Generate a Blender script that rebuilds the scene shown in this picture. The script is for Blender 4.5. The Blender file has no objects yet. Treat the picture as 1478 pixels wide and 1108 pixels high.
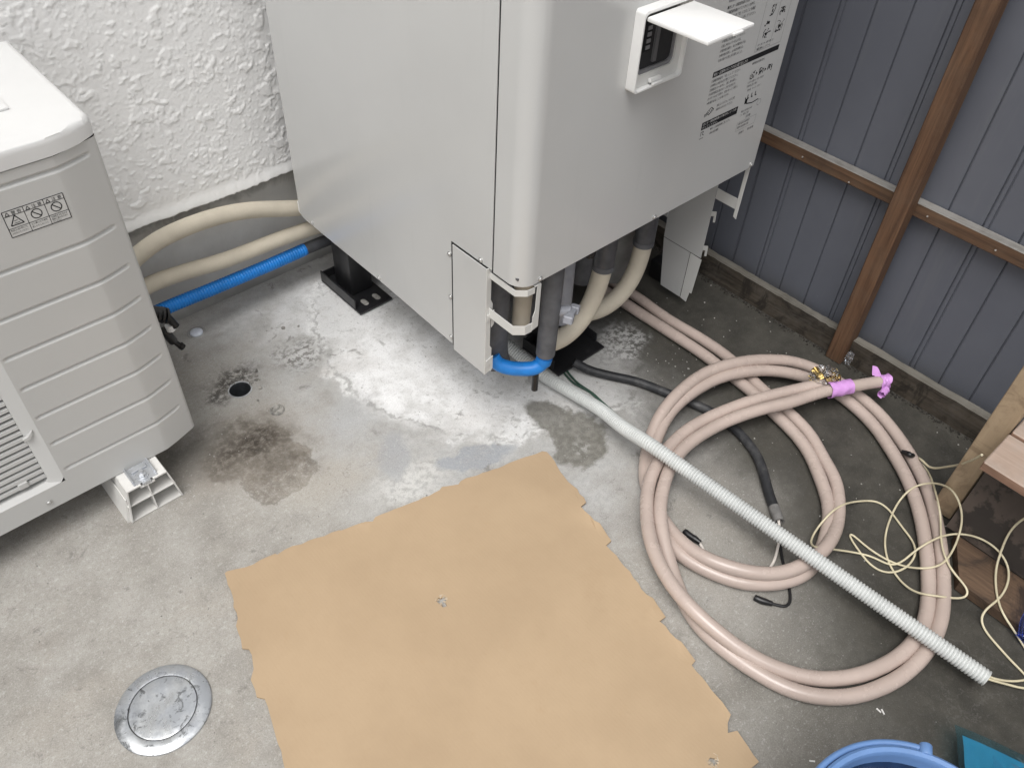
import bpy, bmesh, math, random
import numpy as np
from mathutils import Vector, Matrix
random.seed(7); np.random.seed(7)
S = bpy.context.scene
COL = S.collection
R = math.radians

# ---------------------------------------------------------------- camera
cam_d = bpy.data.cameras.new('camera'); cam = bpy.data.objects.new('camera', cam_d); COL.objects.link(cam)
cam_d.sensor_fit = 'HORIZONTAL'; cam_d.sensor_width = 36.0; cam_d.lens = 36.0 * 1199.44 / 1478.0
cam_d.clip_start = 0.02; cam_d.clip_end = 200.0
cam.matrix_world = Matrix(((0.74195, 0.45423, -0.49313, 0.0), (-0.66923, 0.54604, -0.50395, 0.0), (0.04036, 0.70393, 0.70912, 1.35), (0, 0, 0, 1)))
S.camera = cam

# ---------------------------------------------------------------- sky, sun, exposure (overcast daylight)
W = bpy.data.worlds.new('World'); S.world = W; W.use_nodes = True
wt = W.node_tree; wt.nodes.clear()
sky = wt.nodes.new('ShaderNodeTexSky'); sky.sky_type = 'NISHITA'; sky.sun_disc = False
sky.sun_elevation = R(66); sky.sun_rotation = R(246); sky.dust_density = 4.0; sky.air_density = 1.0
hs = wt.nodes.new('ShaderNodeHueSaturation'); hs.inputs['Saturation'].default_value = 0.10
bg = wt.nodes.new('ShaderNodeBackground'); bg.inputs['Strength'].default_value = 0.13
wo = wt.nodes.new('ShaderNodeOutputWorld')
wt.links.new(sky.outputs[0], hs.inputs['Color']); wt.links.new(hs.outputs[0], bg.inputs['Color']); wt.links.new(bg.outputs[0], wo.inputs['Surface'])
sun_d = bpy.data.lights.new('sun', 'SUN'); sun_d.energy = 1.5; sun_d.angle = R(40); sun_d.color = (1.0, 0.975, 0.94)
sun = bpy.data.objects.new('sun', sun_d); COL.objects.link(sun)
# light travels from the south-west sky, high up
_el, _az = R(66), R(246)
sun_dir = Vector((math.sin(_az) * math.cos(_el), math.cos(_az) * math.cos(_el), math.sin(_el)))
sun.rotation_euler = sun_dir.to_track_quat('Z', 'Y').to_euler()
sun.location = (0, 0, 6)
S.view_settings.view_transform = 'Standard'; S.view_settings.look = 'None'
S.view_settings.gamma = 1.0; S.view_settings.use_curve_mapping = False
S.view_settings.exposure = 0.30
S.cycles.max_bounces = 10; S.cycles.diffuse_bounces = 5; S.cycles.transmission_bounces = 8; S.cycles.transparent_max_bounces = 8

# ---------------------------------------------------------------- measured curves (metres)
P = {
 'hose_a': [(1.355, 1.36, 0.0145),(1.372, 1.2, 0.0145),(1.38, 1.0321, 0.015),(1.3839, 0.9691, 0.015),(1.3774, 0.875, 0.015),(1.3852, 0.782, 0.015),(1.3842, 0.6913, 0.015),(1.3749, 0.6367, 0.015),(1.3598, 0.584, 0.015),(1.3437, 0.4872, 0.015),(1.3253, 0.4168, 0.015),(1.2889, 0.3632, 0.015),(1.2575, 0.3093, 0.015),(1.2078, 0.2716, 0.016),(1.1473, 0.2404, 0.022),(1.084, 0.2268, 0.032),(1.0546, 0.2266, 0.032),(0.9837, 0.2419, 0.033),(0.9417, 0.2693, 0.034),(0.9137, 0.3033, 0.036),(0.8921, 0.345, 0.034),(0.8828, 0.3931, 0.028),(0.8917, 0.4365, 0.018),(0.9036, 0.476, 0.015),(0.9198, 0.5172, 0.015),(0.9426, 0.5594, 0.015),(0.9763, 0.5918, 0.018),(1.0457, 0.6356, 0.034),(1.0957, 0.6518, 0.057),(1.1652, 0.6632, 0.061),(1.2376, 0.6663, 0.061),(1.3023, 0.6532, 0.061),(1.3716, 0.6249, 0.057),(1.4316, 0.5933, 0.046),(1.4807, 0.5635, 0.03),(1.5108, 0.52, 0.018),(1.5174, 0.4854, 0.015),(1.5129, 0.4074, 0.015),(1.5049, 0.367, 0.015),(1.4869, 0.321, 0.015),(1.4528, 0.2604, 0.015),(1.4142, 0.2067, 0.015),(1.3823, 0.1706, 0.015),(1.3362, 0.1307, 0.015),(1.2864, 0.094, 0.015),(1.2389, 0.0627, 0.015),(1.1859, 0.0325, 0.015),(1.1455, 0.0135, 0.015),(1.1013, -0.002, 0.015),(1.0438, -0.0083, 0.015),(0.9824, -0.0056, 0.015),(0.9193, 0.0121, 0.015),(0.8694, 0.0361, 0.015),(0.8325, 0.0681, 0.015),(0.8095, 0.0965, 0.015),(0.7954, 0.129, 0.015),(0.7862, 0.1629, 0.015),(0.78, 0.1998, 0.015),(0.7755, 0.2393, 0.015),(0.7758, 0.2737, 0.015),(0.7807, 0.3032, 0.015),(0.7966, 0.34, 0.016),(0.8148, 0.3742, 0.02),(0.8367, 0.4114, 0.028),(0.8563, 0.4428, 0.04),(0.8794, 0.4718, 0.046),(0.905, 0.4955, 0.048),(0.9428, 0.5191, 0.05),(0.9877, 0.5411, 0.05),(1.0396, 0.5571, 0.05),(1.0878, 0.5585, 0.05),(1.147, 0.553, 0.05),(1.2063, 0.5389, 0.052),(1.2717, 0.5139, 0.056),(1.3316, 0.4832, 0.06),(1.3798, 0.4679, 0.062),(1.4321, 0.448, 0.062),(1.4781, 0.4224, 0.062),(1.5261, 0.3981, 0.062),(1.5488, 0.3835, 0.062)],
 'hose_b': [(1.3, 1.36, 0.0145),(1.33, 1.2, 0.0145),(1.3395, 1.0359, 0.015),(1.3406, 0.9687, 0.015),(1.3425, 0.8901, 0.015),(1.3451, 0.802, 0.015),(1.3458, 0.7165, 0.015),(1.3406, 0.6651, 0.015),(1.3369, 0.6265, 0.015),(1.3353, 0.5856, 0.015),(1.3177, 0.5144, 0.015),(1.3, 0.4354, 0.015),(1.2743, 0.3829, 0.015),(1.2329, 0.3306, 0.015),(1.2004, 0.2925, 0.015),(1.1596, 0.263, 0.015),(1.1179, 0.2441, 0.015),(1.0639, 0.2261, 0.015),(1.0164, 0.2208, 0.015),(0.9721, 0.2374, 0.015),(0.927, 0.2684, 0.015),(0.8996, 0.3035, 0.015),(0.8805, 0.3472, 0.015),(0.869, 0.3888, 0.015),(0.8691, 0.4273, 0.015),(0.8835, 0.4694, 0.015),(0.9042, 0.5126, 0.015),(0.9391, 0.5508, 0.015),(0.9812, 0.5831, 0.02),(1.0392, 0.6175, 0.034),(1.0873, 0.6373, 0.042),(1.137, 0.6482, 0.047),(1.2032, 0.6507, 0.047),(1.2681, 0.6435, 0.047),(1.3234, 0.6251, 0.047),(1.3808, 0.5959, 0.042),(1.4285, 0.5594, 0.033),(1.4601, 0.5272, 0.024),(1.4823, 0.4837, 0.016),(1.4816, 0.4324, 0.015),(1.4726, 0.3829, 0.015),(1.4584, 0.3395, 0.015),(1.4258, 0.2832, 0.015),(1.3931, 0.2343, 0.015),(1.3574, 0.1918, 0.015),(1.3133, 0.1502, 0.015),(1.2641, 0.113, 0.015),(1.2168, 0.0816, 0.015),(1.1711, 0.055, 0.015),(1.1222, 0.0308, 0.015),(1.083, 0.0191, 0.015),(1.0308, 0.015, 0.015),(0.9798, 0.0233, 0.015),(0.9186, 0.0449, 0.015),(0.8696, 0.0767, 0.015),(0.8346, 0.1138, 0.016),(0.8048, 0.167, 0.022),(0.7888, 0.2108, 0.03),(0.7796, 0.2614, 0.04),(0.7765, 0.3107, 0.046),(0.785, 0.36, 0.046),(0.8007, 0.4035, 0.046),(0.8219, 0.4425, 0.046),(0.852, 0.4804, 0.046),(0.8836, 0.5103, 0.047),(0.912, 0.5337, 0.048),(0.9461, 0.5538, 0.05),(0.9906, 0.5694, 0.05),(1.0357, 0.5799, 0.05),(1.0963, 0.5853, 0.05),(1.1595, 0.5778, 0.05),(1.233, 0.5592, 0.052),(1.3001, 0.5336, 0.056),(1.3617, 0.5035, 0.06),(1.3988, 0.4855, 0.062),(1.4307, 0.4703, 0.062)],
 'conduit': [(0.9644, 1.071, 0.07),(0.9809, 1.0365, 0.05),(0.9936, 0.9837, 0.03),(0.9977, 0.9197, 0.022),(1.003, 0.8665, 0.024),(1.0069, 0.8079, 0.03),(1.0035, 0.7457, 0.044),(0.9877, 0.6692, 0.064),(0.977, 0.587, 0.088),(0.9844, 0.5245, 0.0836),(0.9919, 0.462, 0.0793),(0.9994, 0.3996, 0.0749),(1.0068, 0.3371, 0.0705),(1.0143, 0.2746, 0.0662),(1.0218, 0.2122, 0.0618),(1.0292, 0.1497, 0.0575),(1.0367, 0.0872, 0.0531),(1.0442, 0.0248, 0.0487),(1.0517, -0.0377, 0.0444),(1.0591, -0.1002, 0.04)],
 'cable': [(1.076, 0.9004, 0.03),(1.0966, 0.8689, 0.014),(1.1235, 0.8274, 0.0105),(1.1587, 0.7717, 0.0105),(1.1822, 0.7073, 0.0105),(1.2037, 0.6428, 0.0105),(1.2146, 0.6033, 0.0105),(1.2146, 0.537, 0.0105),(1.2049, 0.4971, 0.0105),(1.1884, 0.4577, 0.0105),(1.1611, 0.4219, 0.0105),(1.1266, 0.3849, 0.0105),(1.0971, 0.3463, 0.0105),(1.0817, 0.327, 0.0105)],
 'cable_white': [(1.0861, 0.3322, 0.012),(1.0713, 0.318, 0.008),(1.056, 0.305, 0.006),(1.036, 0.2956, 0.005),(1.0113, 0.2839, 0.003),(0.9834, 0.2769, 0.003),(0.9508, 0.279, 0.003),(0.9394, 0.3026, 0.003),(0.9383, 0.3296, 0.003),(0.9162, 0.3505, 0.003),(0.9132, 0.3733, 0.003),(0.9213, 0.3903, 0.004),(0.9249, 0.4022, 0.006)],
 'cable_tape': [(0.925, 0.3991, 0.007),(0.9236, 0.4118, 0.007),(0.9213, 0.4254, 0.007),(0.9221, 0.4375, 0.007)],
 'cable_black': [(1.0882, 0.3322, 0.01),(1.0697, 0.3147, 0.006),(1.03, 0.2837, 0.004),(1.0082, 0.2617, 0.003),(0.9896, 0.2418, 0.003),(0.9742, 0.2258, 0.003),(0.9582, 0.2129, 0.003),(0.948, 0.2085, 0.003),(0.9373, 0.2102, 0.003),(0.9299, 0.2203, 0.003),(0.9222, 0.2305, 0.004)],
 'black_tape': [(0.9231, 0.2284, 0.005),(0.9173, 0.2381, 0.005),(0.912, 0.2482, 0.005),(0.9084, 0.2589, 0.005)],
 'green': [(1.085, 1.0096, 0.004),(1.0695, 0.9565, 0.004),(1.056, 0.9159, 0.004),(1.0465, 0.8675, 0.004),(1.0552, 0.8271, 0.004),(1.0523, 0.7926, 0.004),(1.0492, 0.7522, 0.004)],
 'green2': [(1.0966, 1.005, 0.005),(1.0778, 0.9452, 0.005),(1.0624, 0.9063, 0.005),(1.0531, 0.8608, 0.005),(1.0565, 0.8176, 0.005),(1.053, 0.7838, 0.005),(1.0497, 0.7424, 0.005)],
 'wire_long': [(1.4579, 0.2375, 0.0035),(1.4497, 0.2159, 0.0045),(1.4348, 0.1966, 0.0094),(1.408, 0.1782, 0.0212),(1.372, 0.1597, 0.0382),(1.3403, 0.1433, 0.0513),(1.3234, 0.1313, 0.0528),(1.3164, 0.1223, 0.0463),(1.309, 0.1143, 0.04),(1.297, 0.1061, 0.0364),(1.281, 0.0968, 0.0348),(1.2626, 0.0855, 0.0344),(1.2451, 0.0719, 0.0343),(1.2316, 0.0576, 0.0339),(1.2234, 0.0443, 0.0327),(1.219, 0.0321, 0.0311),(1.2156, 0.0193, 0.0295),(1.2122, 0.0065, 0.0269),(1.2079, -0.0018, 0.0225),(1.2002, -0.0019, 0.0185),(1.188, 0.0053, 0.0184),(1.1729, 0.016, 0.023),(1.1582, 0.0267, 0.0291),(1.1471, 0.0364, 0.0323),(1.1405, 0.0454, 0.0309),(1.1383, 0.0548, 0.0252),(1.1395, 0.0653, 0.0174),(1.143, 0.0784, 0.0103),(1.1487, 0.0947, 0.0057),(1.1572, 0.113, 0.0039),(1.169, 0.131, 0.0035),(1.1856, 0.1479, 0.0035),(1.2069, 0.1626, 0.0035),(1.2304, 0.1738, 0.0035),(1.2535, 0.1818, 0.0035),(1.2753, 0.1878, 0.0039),(1.2953, 0.1924, 0.0056),(1.3128, 0.1952, 0.0098),(1.3272, 0.1959, 0.0166),(1.3397, 0.1946, 0.024),(1.353, 0.1912, 0.029),(1.3668, 0.1842, 0.0337),(1.3723, 0.1715, 0.0457),(1.3618, 0.1536, 0.0678),(1.3427, 0.1356, 0.0894),(1.3298, 0.121, 0.0976),(1.3248, 0.1086, 0.0926),(1.3212, 0.0972, 0.0823),(1.3176, 0.0881, 0.0708),(1.3141, 0.0816, 0.0591),(1.309, 0.0764, 0.0485),(1.3005, 0.0718, 0.0404),(1.2878, 0.0677, 0.0354),(1.2707, 0.0642, 0.0334),(1.2505, 0.0615, 0.0332),(1.2298, 0.0611, 0.0334),(1.2118, 0.0645, 0.0332),(1.1984, 0.0715, 0.0313),(1.1904, 0.0807, 0.026),(1.1867, 0.0912, 0.0181),(1.1843, 0.1024, 0.0107),(1.1813, 0.1141, 0.0059),(1.1775, 0.1262, 0.0039),(1.1739, 0.139, 0.0035),(1.1713, 0.1527, 0.0035),(1.1701, 0.1673, 0.0035),(1.1703, 0.1824, 0.0035),(1.1718, 0.198, 0.0035),(1.1736, 0.213, 0.0035),(1.1726, 0.2215, 0.0035),(1.1668, 0.2176, 0.0035),(1.1589, 0.2049, 0.0035),(1.1522, 0.1909, 0.0035),(1.1463, 0.1772, 0.0035),(1.141, 0.1622, 0.0035),(1.1389, 0.1469, 0.0035),(1.1416, 0.1336, 0.0035),(1.1491, 0.1224, 0.0037),(1.1607, 0.1133, 0.0048),(1.1749, 0.107, 0.0073),(1.1914, 0.1042, 0.0107),(1.2114, 0.106, 0.0124),(1.2318, 0.1139, 0.0107),(1.2478, 0.1268, 0.0073),(1.2582, 0.1417, 0.0048),(1.2656, 0.1566, 0.0037),(1.2729, 0.1714, 0.0035),(1.2807, 0.1874, 0.0035),(1.2865, 0.2046, 0.0035),(1.2866, 0.2198, 0.0035),(1.2806, 0.2314, 0.0035),(1.2703, 0.2407, 0.004),(1.256, 0.2489, 0.0067),(1.237, 0.2558, 0.0132),(1.2146, 0.2607, 0.0228),(1.1922, 0.2638, 0.0312),(1.1728, 0.2658, 0.0345),(1.1555, 0.2669, 0.033),(1.1401, 0.267, 0.029),(1.1277, 0.2667, 0.023),(1.1163, 0.2658, 0.0164),(1.1013, 0.2628, 0.0138),(1.0833, 0.2566, 0.0185),(1.0686, 0.2471, 0.0301),(1.0639, 0.236, 0.041),(1.0722, 0.226, 0.0413),(1.0902, 0.218, 0.0304),(1.1101, 0.2101, 0.017),(1.1261, 0.2012, 0.008),(1.1374, 0.1913, 0.0043),(1.1458, 0.1811, 0.0035),(1.1527, 0.1707, 0.0035),(1.1583, 0.1588, 0.0035),(1.162, 0.1453, 0.0035),(1.1659, 0.1323, 0.0035),(1.1747, 0.123, 0.0039),(1.1882, 0.1177, 0.0059),(1.2013, 0.1149, 0.0107),(1.2113, 0.1128, 0.018),(1.2212, 0.1102, 0.0257),(1.2345, 0.1065, 0.0312),(1.2509, 0.102, 0.0336),(1.2682, 0.0967, 0.0342),(1.284, 0.0904, 0.0343),(1.2966, 0.0827, 0.0353),(1.3054, 0.0738, 0.0378),(1.3108, 0.0638, 0.0418),(1.3135, 0.053, 0.0465),(1.3146, 0.0413, 0.0507),(1.315, 0.029, 0.0531),(1.3149, 0.0167, 0.0531),(1.3147, 0.0049, 0.0507),(1.3138, -0.0063, 0.0464),(1.3109, -0.0169, 0.0413),(1.3045, -0.0265, 0.0365),(1.2937, -0.0343, 0.0328),(1.2787, -0.04, 0.0305),(1.2608, -0.0435, 0.0294),(1.2424, -0.0445, 0.0289),(1.2255, -0.043, 0.0274),(1.2102, -0.0402, 0.0232),(1.1968, -0.039, 0.0165),(1.1867, -0.0424, 0.01),(1.1797, -0.0502, 0.0058),(1.1743, -0.0599, 0.0039),(1.1699, -0.0697, 0.0035),(1.1663, -0.0796, 0.0035),(1.1627, -0.0902, 0.0035),(1.1588, -0.1016, 0.0035),(1.1552, -0.113, 0.0035),(1.1524, -0.1234, 0.0035),(1.15, -0.1336, 0.0035),(1.1467, -0.145, 0.0035),(1.1407, -0.1567, 0.0035),(1.1321, -0.1634, 0.0035),(1.1144, -0.1505, 0.008),(1.1, -0.1338, 0.0126),(1.0869, -0.1184, 0.0171),(1.0757, -0.1054, 0.0217),(1.0676, -0.0947, 0.0262),(1.0618, -0.0865, 0.0308),(1.0569, -0.0814, 0.0353)],
 'wire_second': [(1.3385, -0.0038, 0.158),(1.3364, 0.0008, 0.1473),(1.3343, 0.0049, 0.1358),(1.3317, 0.008, 0.1226),(1.3273, 0.0094, 0.1074),(1.3216, 0.0082, 0.0909),(1.3164, 0.005, 0.0743),(1.3111, 0.0009, 0.0592),(1.3037, -0.0035, 0.0469),(1.293, -0.0087, 0.038),(1.2799, -0.0152, 0.0327),(1.2661, -0.0226, 0.0301),(1.2529, -0.0301, 0.0292),(1.2406, -0.0377, 0.029),(1.2289, -0.046, 0.029),(1.2184, -0.0555, 0.0286),(1.2109, -0.0662, 0.0267),(1.2074, -0.0776, 0.0224),(1.2061, -0.089, 0.0167),(1.2046, -0.0998, 0.0114),(1.2016, -0.11, 0.0075),(1.1972, -0.1202, 0.0051),(1.1915, -0.1304, 0.004),(1.1844, -0.1401, 0.0036),(1.1753, -0.1481, 0.0035),(1.1633, -0.1532, 0.0035),(1.1483, -0.1542, 0.0035),(1.1221, -0.1414, 0.009),(1.102, -0.1273, 0.0146),(1.0874, -0.1139, 0.0201),(1.0766, -0.1022, 0.0257),(1.0684, -0.0928, 0.0312),(1.0621, -0.0857, 0.0368),(1.0569, -0.0814, 0.0423)],
 'wire_up': [(1.4573, 0.2359, 0.0045),(1.4281, 0.2193, 0.034),(1.4226, 0.2059, 0.036),(1.415, 0.1972, 0.04),(1.4087, 0.1871, 0.05),(1.4046, 0.1799, 0.06),(1.3909, 0.1645, 0.09),(1.3686, 0.1472, 0.13),(1.3429, 0.1351, 0.17),(1.3276, 0.1278, 0.195),(1.3057, 0.118, 0.235)],
 'wire_tape': [(1.4284, 0.2579, 0.024),(1.4259, 0.2484, 0.0285),(1.423, 0.2388, 0.033),(1.4562, 0.2353, 0.0045)],
 'tape_w': [(1.4141, 0.456, 0.062),(1.4621, 0.4314, 0.062)],
 'card': [(0.2031, 0.9307, 0.005),(0.2086, 0.9312, 0.005),(0.2374, 0.9171, 0.005),(0.2659, 0.9128, 0.005),(0.2936, 0.9062, 0.005),(0.2955, 0.9014, 0.005),(0.3112, 0.9021, 0.005),(0.3578, 0.892, 0.005),(0.4143, 0.8753, 0.005),(0.417, 0.8718, 0.005),(0.463, 0.8579, 0.005),(0.475, 0.85, 0.005),(0.484, 0.8551, 0.005),(0.5486, 0.8393, 0.005),(0.621, 0.8255, 0.005),(0.6292, 0.8285, 0.005),(0.6466, 0.8188, 0.005),(0.6588, 0.8121, 0.005),(0.6672, 0.8151, 0.005),(0.7374, 0.7955, 0.005),(0.7965, 0.7797, 0.005),(0.8494, 0.7646, 0.005),(0.8552, 0.7569, 0.005),(0.8541, 0.7431, 0.005),(0.841, 0.7015, 0.005),(0.8355, 0.6575, 0.005),(0.8366, 0.6478, 0.005),(0.8237, 0.6106, 0.005),(0.8084, 0.6103, 0.005),(0.8047, 0.5693, 0.005),(0.8094, 0.5584, 0.005),(0.7979, 0.5163, 0.005),(0.782, 0.5153, 0.005),(0.7807, 0.4865, 0.005),(0.761, 0.393, 0.005),(0.7646, 0.3797, 0.005),(0.7517, 0.3398, 0.005),(0.7367, 0.3411, 0.005),(0.7323, 0.2998, 0.005),(0.7354, 0.2896, 0.005),(0.7281, 0.2515, 0.005),(0.7167, 0.2505, 0.005),(0.7108, 0.213, 0.005),(0.703, 0.1749, 0.005),(0.6961, 0.1516, 0.005),(0.6693, 0.1365, 0.005),(0.683, 0.1286, 0.005),(0.6757, 0.1007, 0.005),(0.6692, 0.0753, 0.005),(0.6502, 0.0781, 0.005),(0.6367, 0.029, 0.005),(0.6228, -0.0015, 0.005),(0.6, -0.02, 0.005),(0.32, 0.07, 0.005),(0.022, 0.165, 0.005),(0.045, 0.33, 0.005),(0.0796, 0.4228, 0.005),(0.0894, 0.4886, 0.005),(0.1034, 0.5593, 0.005),(0.1195, 0.614, 0.005),(0.1253, 0.6328, 0.005),(0.1368, 0.6768, 0.005),(0.1287, 0.688, 0.005),(0.133, 0.7002, 0.005),(0.1363, 0.7205, 0.005),(0.1493, 0.7335, 0.005),(0.161, 0.7689, 0.005),(0.1534, 0.7782, 0.005),(0.1604, 0.7959, 0.005),(0.1664, 0.8235, 0.005),(0.176, 0.8342, 0.005),(0.191, 0.88, 0.005)],
 'card_hole': [(0.4607, 0.633, 0.005),(0.4675, 0.6372, 0.005),(0.4707, 0.6325, 0.005),(0.4786, 0.6337, 0.005),(0.4769, 0.6251, 0.005),(0.4711, 0.6201, 0.005),(0.4694, 0.6137, 0.005),(0.4624, 0.6157, 0.005),(0.4621, 0.6239, 0.005)],
 'card_hole2': [(0.6093, 0.1307, 0.005),(0.6176, 0.1312, 0.005),(0.6212, 0.1265, 0.005),(0.6248, 0.1203, 0.005),(0.6174, 0.1175, 0.005),(0.6092, 0.1201, 0.005),(0.6066, 0.1255, 0.005)],
 'pads': [(0.4026, 0.5997, 0.005),(0.4072, 0.5386, 0.005),(0.459, 0.4992, 0.005),(0.4887, 0.489, 0.005),(0.7367, 0.4334, 0.005),(0.2754, 0.5954, 0.005),(0.5709, 0.2648, 0.005),(0.1823, 0.8259, 0.005)],
 'scraps': [(0.8956, -0.0079, 0.0),(0.8988, -0.0138, 0.0),(0.739, 0.0196, 0.0)],
}

# ---------------------------------------------------------------- node helpers
class NT:
    def __init__(s, name):
        s.m = bpy.data.materials.new(name); s.m.use_nodes = True
        s.t = s.m.node_tree; s.b = s.t.nodes['Principled BSDF']; s.o = s.t.nodes['Material Output']
        s.tc = s.t.nodes.new('ShaderNodeTexCoord'); s.P = s.tc.outputs['Object']
    def n(s, ty, **k):
        nd = s.t.nodes.new(ty)
        for a, v in k.items(): setattr(nd, a, v)
        return nd
    def put(s, sock, v):
        if isinstance(v, bpy.types.NodeSocket): s.t.links.new(v, sock)
        elif v is not None:
            if sock.type == 'RGBA' and isinstance(v, (tuple, list)) and len(v) == 3: v = (*v, 1)
            if sock.type == 'RGBA' and isinstance(v, (int, float)): v = (v, v, v, 1)
            sock.default_value = v
    def set(s, name, v): s.put(s.b.inputs[name], v)
    def math(s, op, a, b=None, c=None, clamp=False):
        nd = s.n('ShaderNodeMath', operation=op, use_clamp=clamp)
        s.put(nd.inputs[0], a)
        if b is not None: s.put(nd.inputs[1], b)
        if c is not None: s.put(nd.inputs[2], c)
        return nd.outputs[0]
    def vmath(s, op, a, b=None):
        nd = s.n('ShaderNodeVectorMath', operation=op); s.put(nd.inputs[0], a)
        if b is not None: s.put(nd.inputs[3 if op == 'SCALE' else 1], b)
        return nd.outputs['Value' if op in ('LENGTH', 'DOT_PRODUCT') else 'Vector']
    def noise(s, scale, detail=4, rough=.55, dist=0., vec=None, col=False, lac=2.0):
        nd = s.n('ShaderNodeTexNoise'); s.put(nd.inputs['Vector'], vec if vec is not None else s.P)
        s.put(nd.inputs['Scale'], scale); s.put(nd.inputs['Detail'], detail); s.put(nd.inputs['Roughness'], rough)
        s.put(nd.inputs['Distortion'], dist); s.put(nd.inputs['Lacunarity'], lac)
        return nd.outputs['Color' if col else 'Fac']
    def voro(s, scale, vec=None, feature='F1', out='Distance', rnd=1.0):
        nd = s.n('ShaderNodeTexVoronoi', feature=feature); s.put(nd.inputs['Vector'], vec if vec is not None else s.P)
        s.put(nd.inputs['Scale'], scale); s.put(nd.inputs['Randomness'], rnd)
        return nd.outputs[out]
    def mr(s, v, a, b, c=0., d=1., smooth=True):
        nd = s.n('ShaderNodeMapRange'); nd.interpolation_type = 'SMOOTHSTEP' if smooth else 'LINEAR'
        s.put(nd.inputs[0], v); s.put(nd.inputs[1], a); s.put(nd.inputs[2], b); s.put(nd.inputs[3], c); s.put(nd.inputs[4], d)
        return nd.outputs[0]
    def mix(s, f, a, b, mode='MIX'):
        nd = s.n('ShaderNodeMix', data_type='RGBA', blend_type=mode)
        s.put(nd.inputs[0], f); s.put(nd.inputs[6], a); s.put(nd.inputs[7], b)
        return nd.outputs[2]
    def sep(s, v=None):
        nd = s.n('ShaderNodeSeparateXYZ'); s.put(nd.inputs[0], v if v is not None else s.P); return nd.outputs
    def scale(s, x, y, z, vec=None): return s.vmath('MULTIPLY', vec if vec is not None else s.P, (x, y, z))
    def bump(s, h, strength=.3, dist=.001, normal=None):
        nd = s.n('ShaderNodeBump'); s.put(nd.inputs['Height'], h); s.put(nd.inputs['Strength'], strength); s.put(nd.inputs['Distance'], dist)
        if normal is not None: s.put(nd.inputs['Normal'], normal)
        s.set('Normal', nd.outputs[0]); return nd.outputs[0]

def plain(name, col, rough=.5, var=.12, vs=6., spec=.5, metal=0., grain=.1, gs=400., dirt=None, ds=14., dlo=.58, dhi=.75, damt=.6, coat=0.):
    """even material with slow tone drift, fine grain relief and optional patches of dirt"""
    t = NT(name)
    n1 = t.noise(vs, 5, .6); f = t.mr(n1, .3, .7, 1 - var, 1 + var)
    c = t.mix(1.0, col, t.n('ShaderNodeCombineColor').outputs[0], 'MIX')
    mul = t.n('ShaderNodeVectorMath', operation='SCALE'); mul.inputs[0].default_value = col; t.put(mul.inputs[3], f)
    c = mul.outputs[0]
    if dirt:
        dm = t.mr(t.noise(ds, 6, .65), dlo, dhi, 0, damt)
        c = t.mix(dm, c, dirt)
    t.set('Base Color', c)
    t.set('Roughness', t.mr(t.noise(vs * 3, 4), .3, .7, max(.02, rough - .06), min(1, rough + .06)))
    t.set('Specular IOR Level', spec); t.set('Metallic', metal)
    if coat: t.set('Coat Weight', coat); t.set('Coat Roughness', .15)
    if grain: t.bump(t.noise(gs, 3), grain, .0006)
    return t.m

def wood(name, light, dark, axis=2, rough=.75, grey=None, gamt=0., stain=None, k=1.0):
    t = NT(name)
    sc = [55 * k, 55 * k, 55 * k]; sc[axis] = 3.0 * k
    v = t.scale(*sc)
    g = t.noise(1.0, 6, .62, 1.2, v)
    sc2 = [220, 220, 220]; sc2[axis] = 9
    g2 = t.noise(1.0, 4, .6, .3, t.scale(*sc2))
    f = t.mr(t.math('ADD', t.math('MULTIPLY', g, .7), t.math('MULTIPLY', g2, .3)), .32, .68)
    c = t.mix(f, dark, light)
    sck = [9, 9, 9]; sck[axis] = 2.2
    kn = t.mr(t.voro(1.0, t.scale(*sck)), .05, .22, 1, 0)
    c = t.mix(t.math('MULTIPLY', kn, .55), c, tuple(x * .35 for x in dark))
    c = t.mix(t.mr(t.noise(7, 5, .6), .5, .75, 0, .5), c, tuple(x * .55 for x in dark))
    if grey: c = t.mix(t.mr(t.noise(16, 6, .7), .5 - gamt * .35, .72, 0, gamt), c, grey)
    if stain:
        c = t.mix(t.mr(t.noise(9, 5, .7, 1.5), .46, .6, 0, .85), c, stain)
    t.set('Base Color', c); t.set('Roughness', rough); t.set('Specular IOR Level', .3)
    t.bump(t.math('ADD', g2, t.math('MULTIPLY', g, .8)), .45, .0012)
    return t.m

# ---------------------------------------------------------------- object helpers
def thing(name, label, cat, loc, group=None):
    o = bpy.data.objects.new(name, None); COL.objects.link(o); o.location = loc
    o.empty_display_size = .1
    o['label'] = label; o['category'] = cat
    if group: o['group'] = group
    return o
def root_of(p):
    off = Vector((0, 0, 0))
    while p is not None: off = off + p.location; p = p.parent
    return off
def link(name, me, m, parent=None, label=None):
    """me is in world coordinates; it is moved so that the parent's location is its origin"""
    if parent is not None:
        off = root_of(parent)
        if off.length > 0: me.transform(Matrix.Translation(-off))
    if m is not None and not me.materials: me.materials.append(m)
    o = bpy.data.objects.new(name, me); COL.objects.link(o); o.parent = parent
    if label: o['label'] = label
    return o
def obj(name, bm, m, parent=None, sharp=40, label=None):
    bmesh.ops.recalc_face_normals(bm, faces=bm.faces) if len(bm.faces) < 60000 else None
    me = bpy.data.meshes.new(name); bm.to_mesh(me); bm.free()
    if sharp:
        for p in me.polygons: p.use_smooth = True
        me.set_sharp_from_angle(angle=R(sharp))
    return link(name, me, m, parent, label)
def tag(o, label, cat, group=None, kind=None):
    o['label'] = label; o['category'] = cat
    if group: o['group'] = group
    if kind: o['kind'] = kind
    return o
def copy_part(o, parent, delta):
    c = o.copy(); COL.objects.link(c); c.parent = parent; c.location = o.location + Vector(delta); return c

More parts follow.
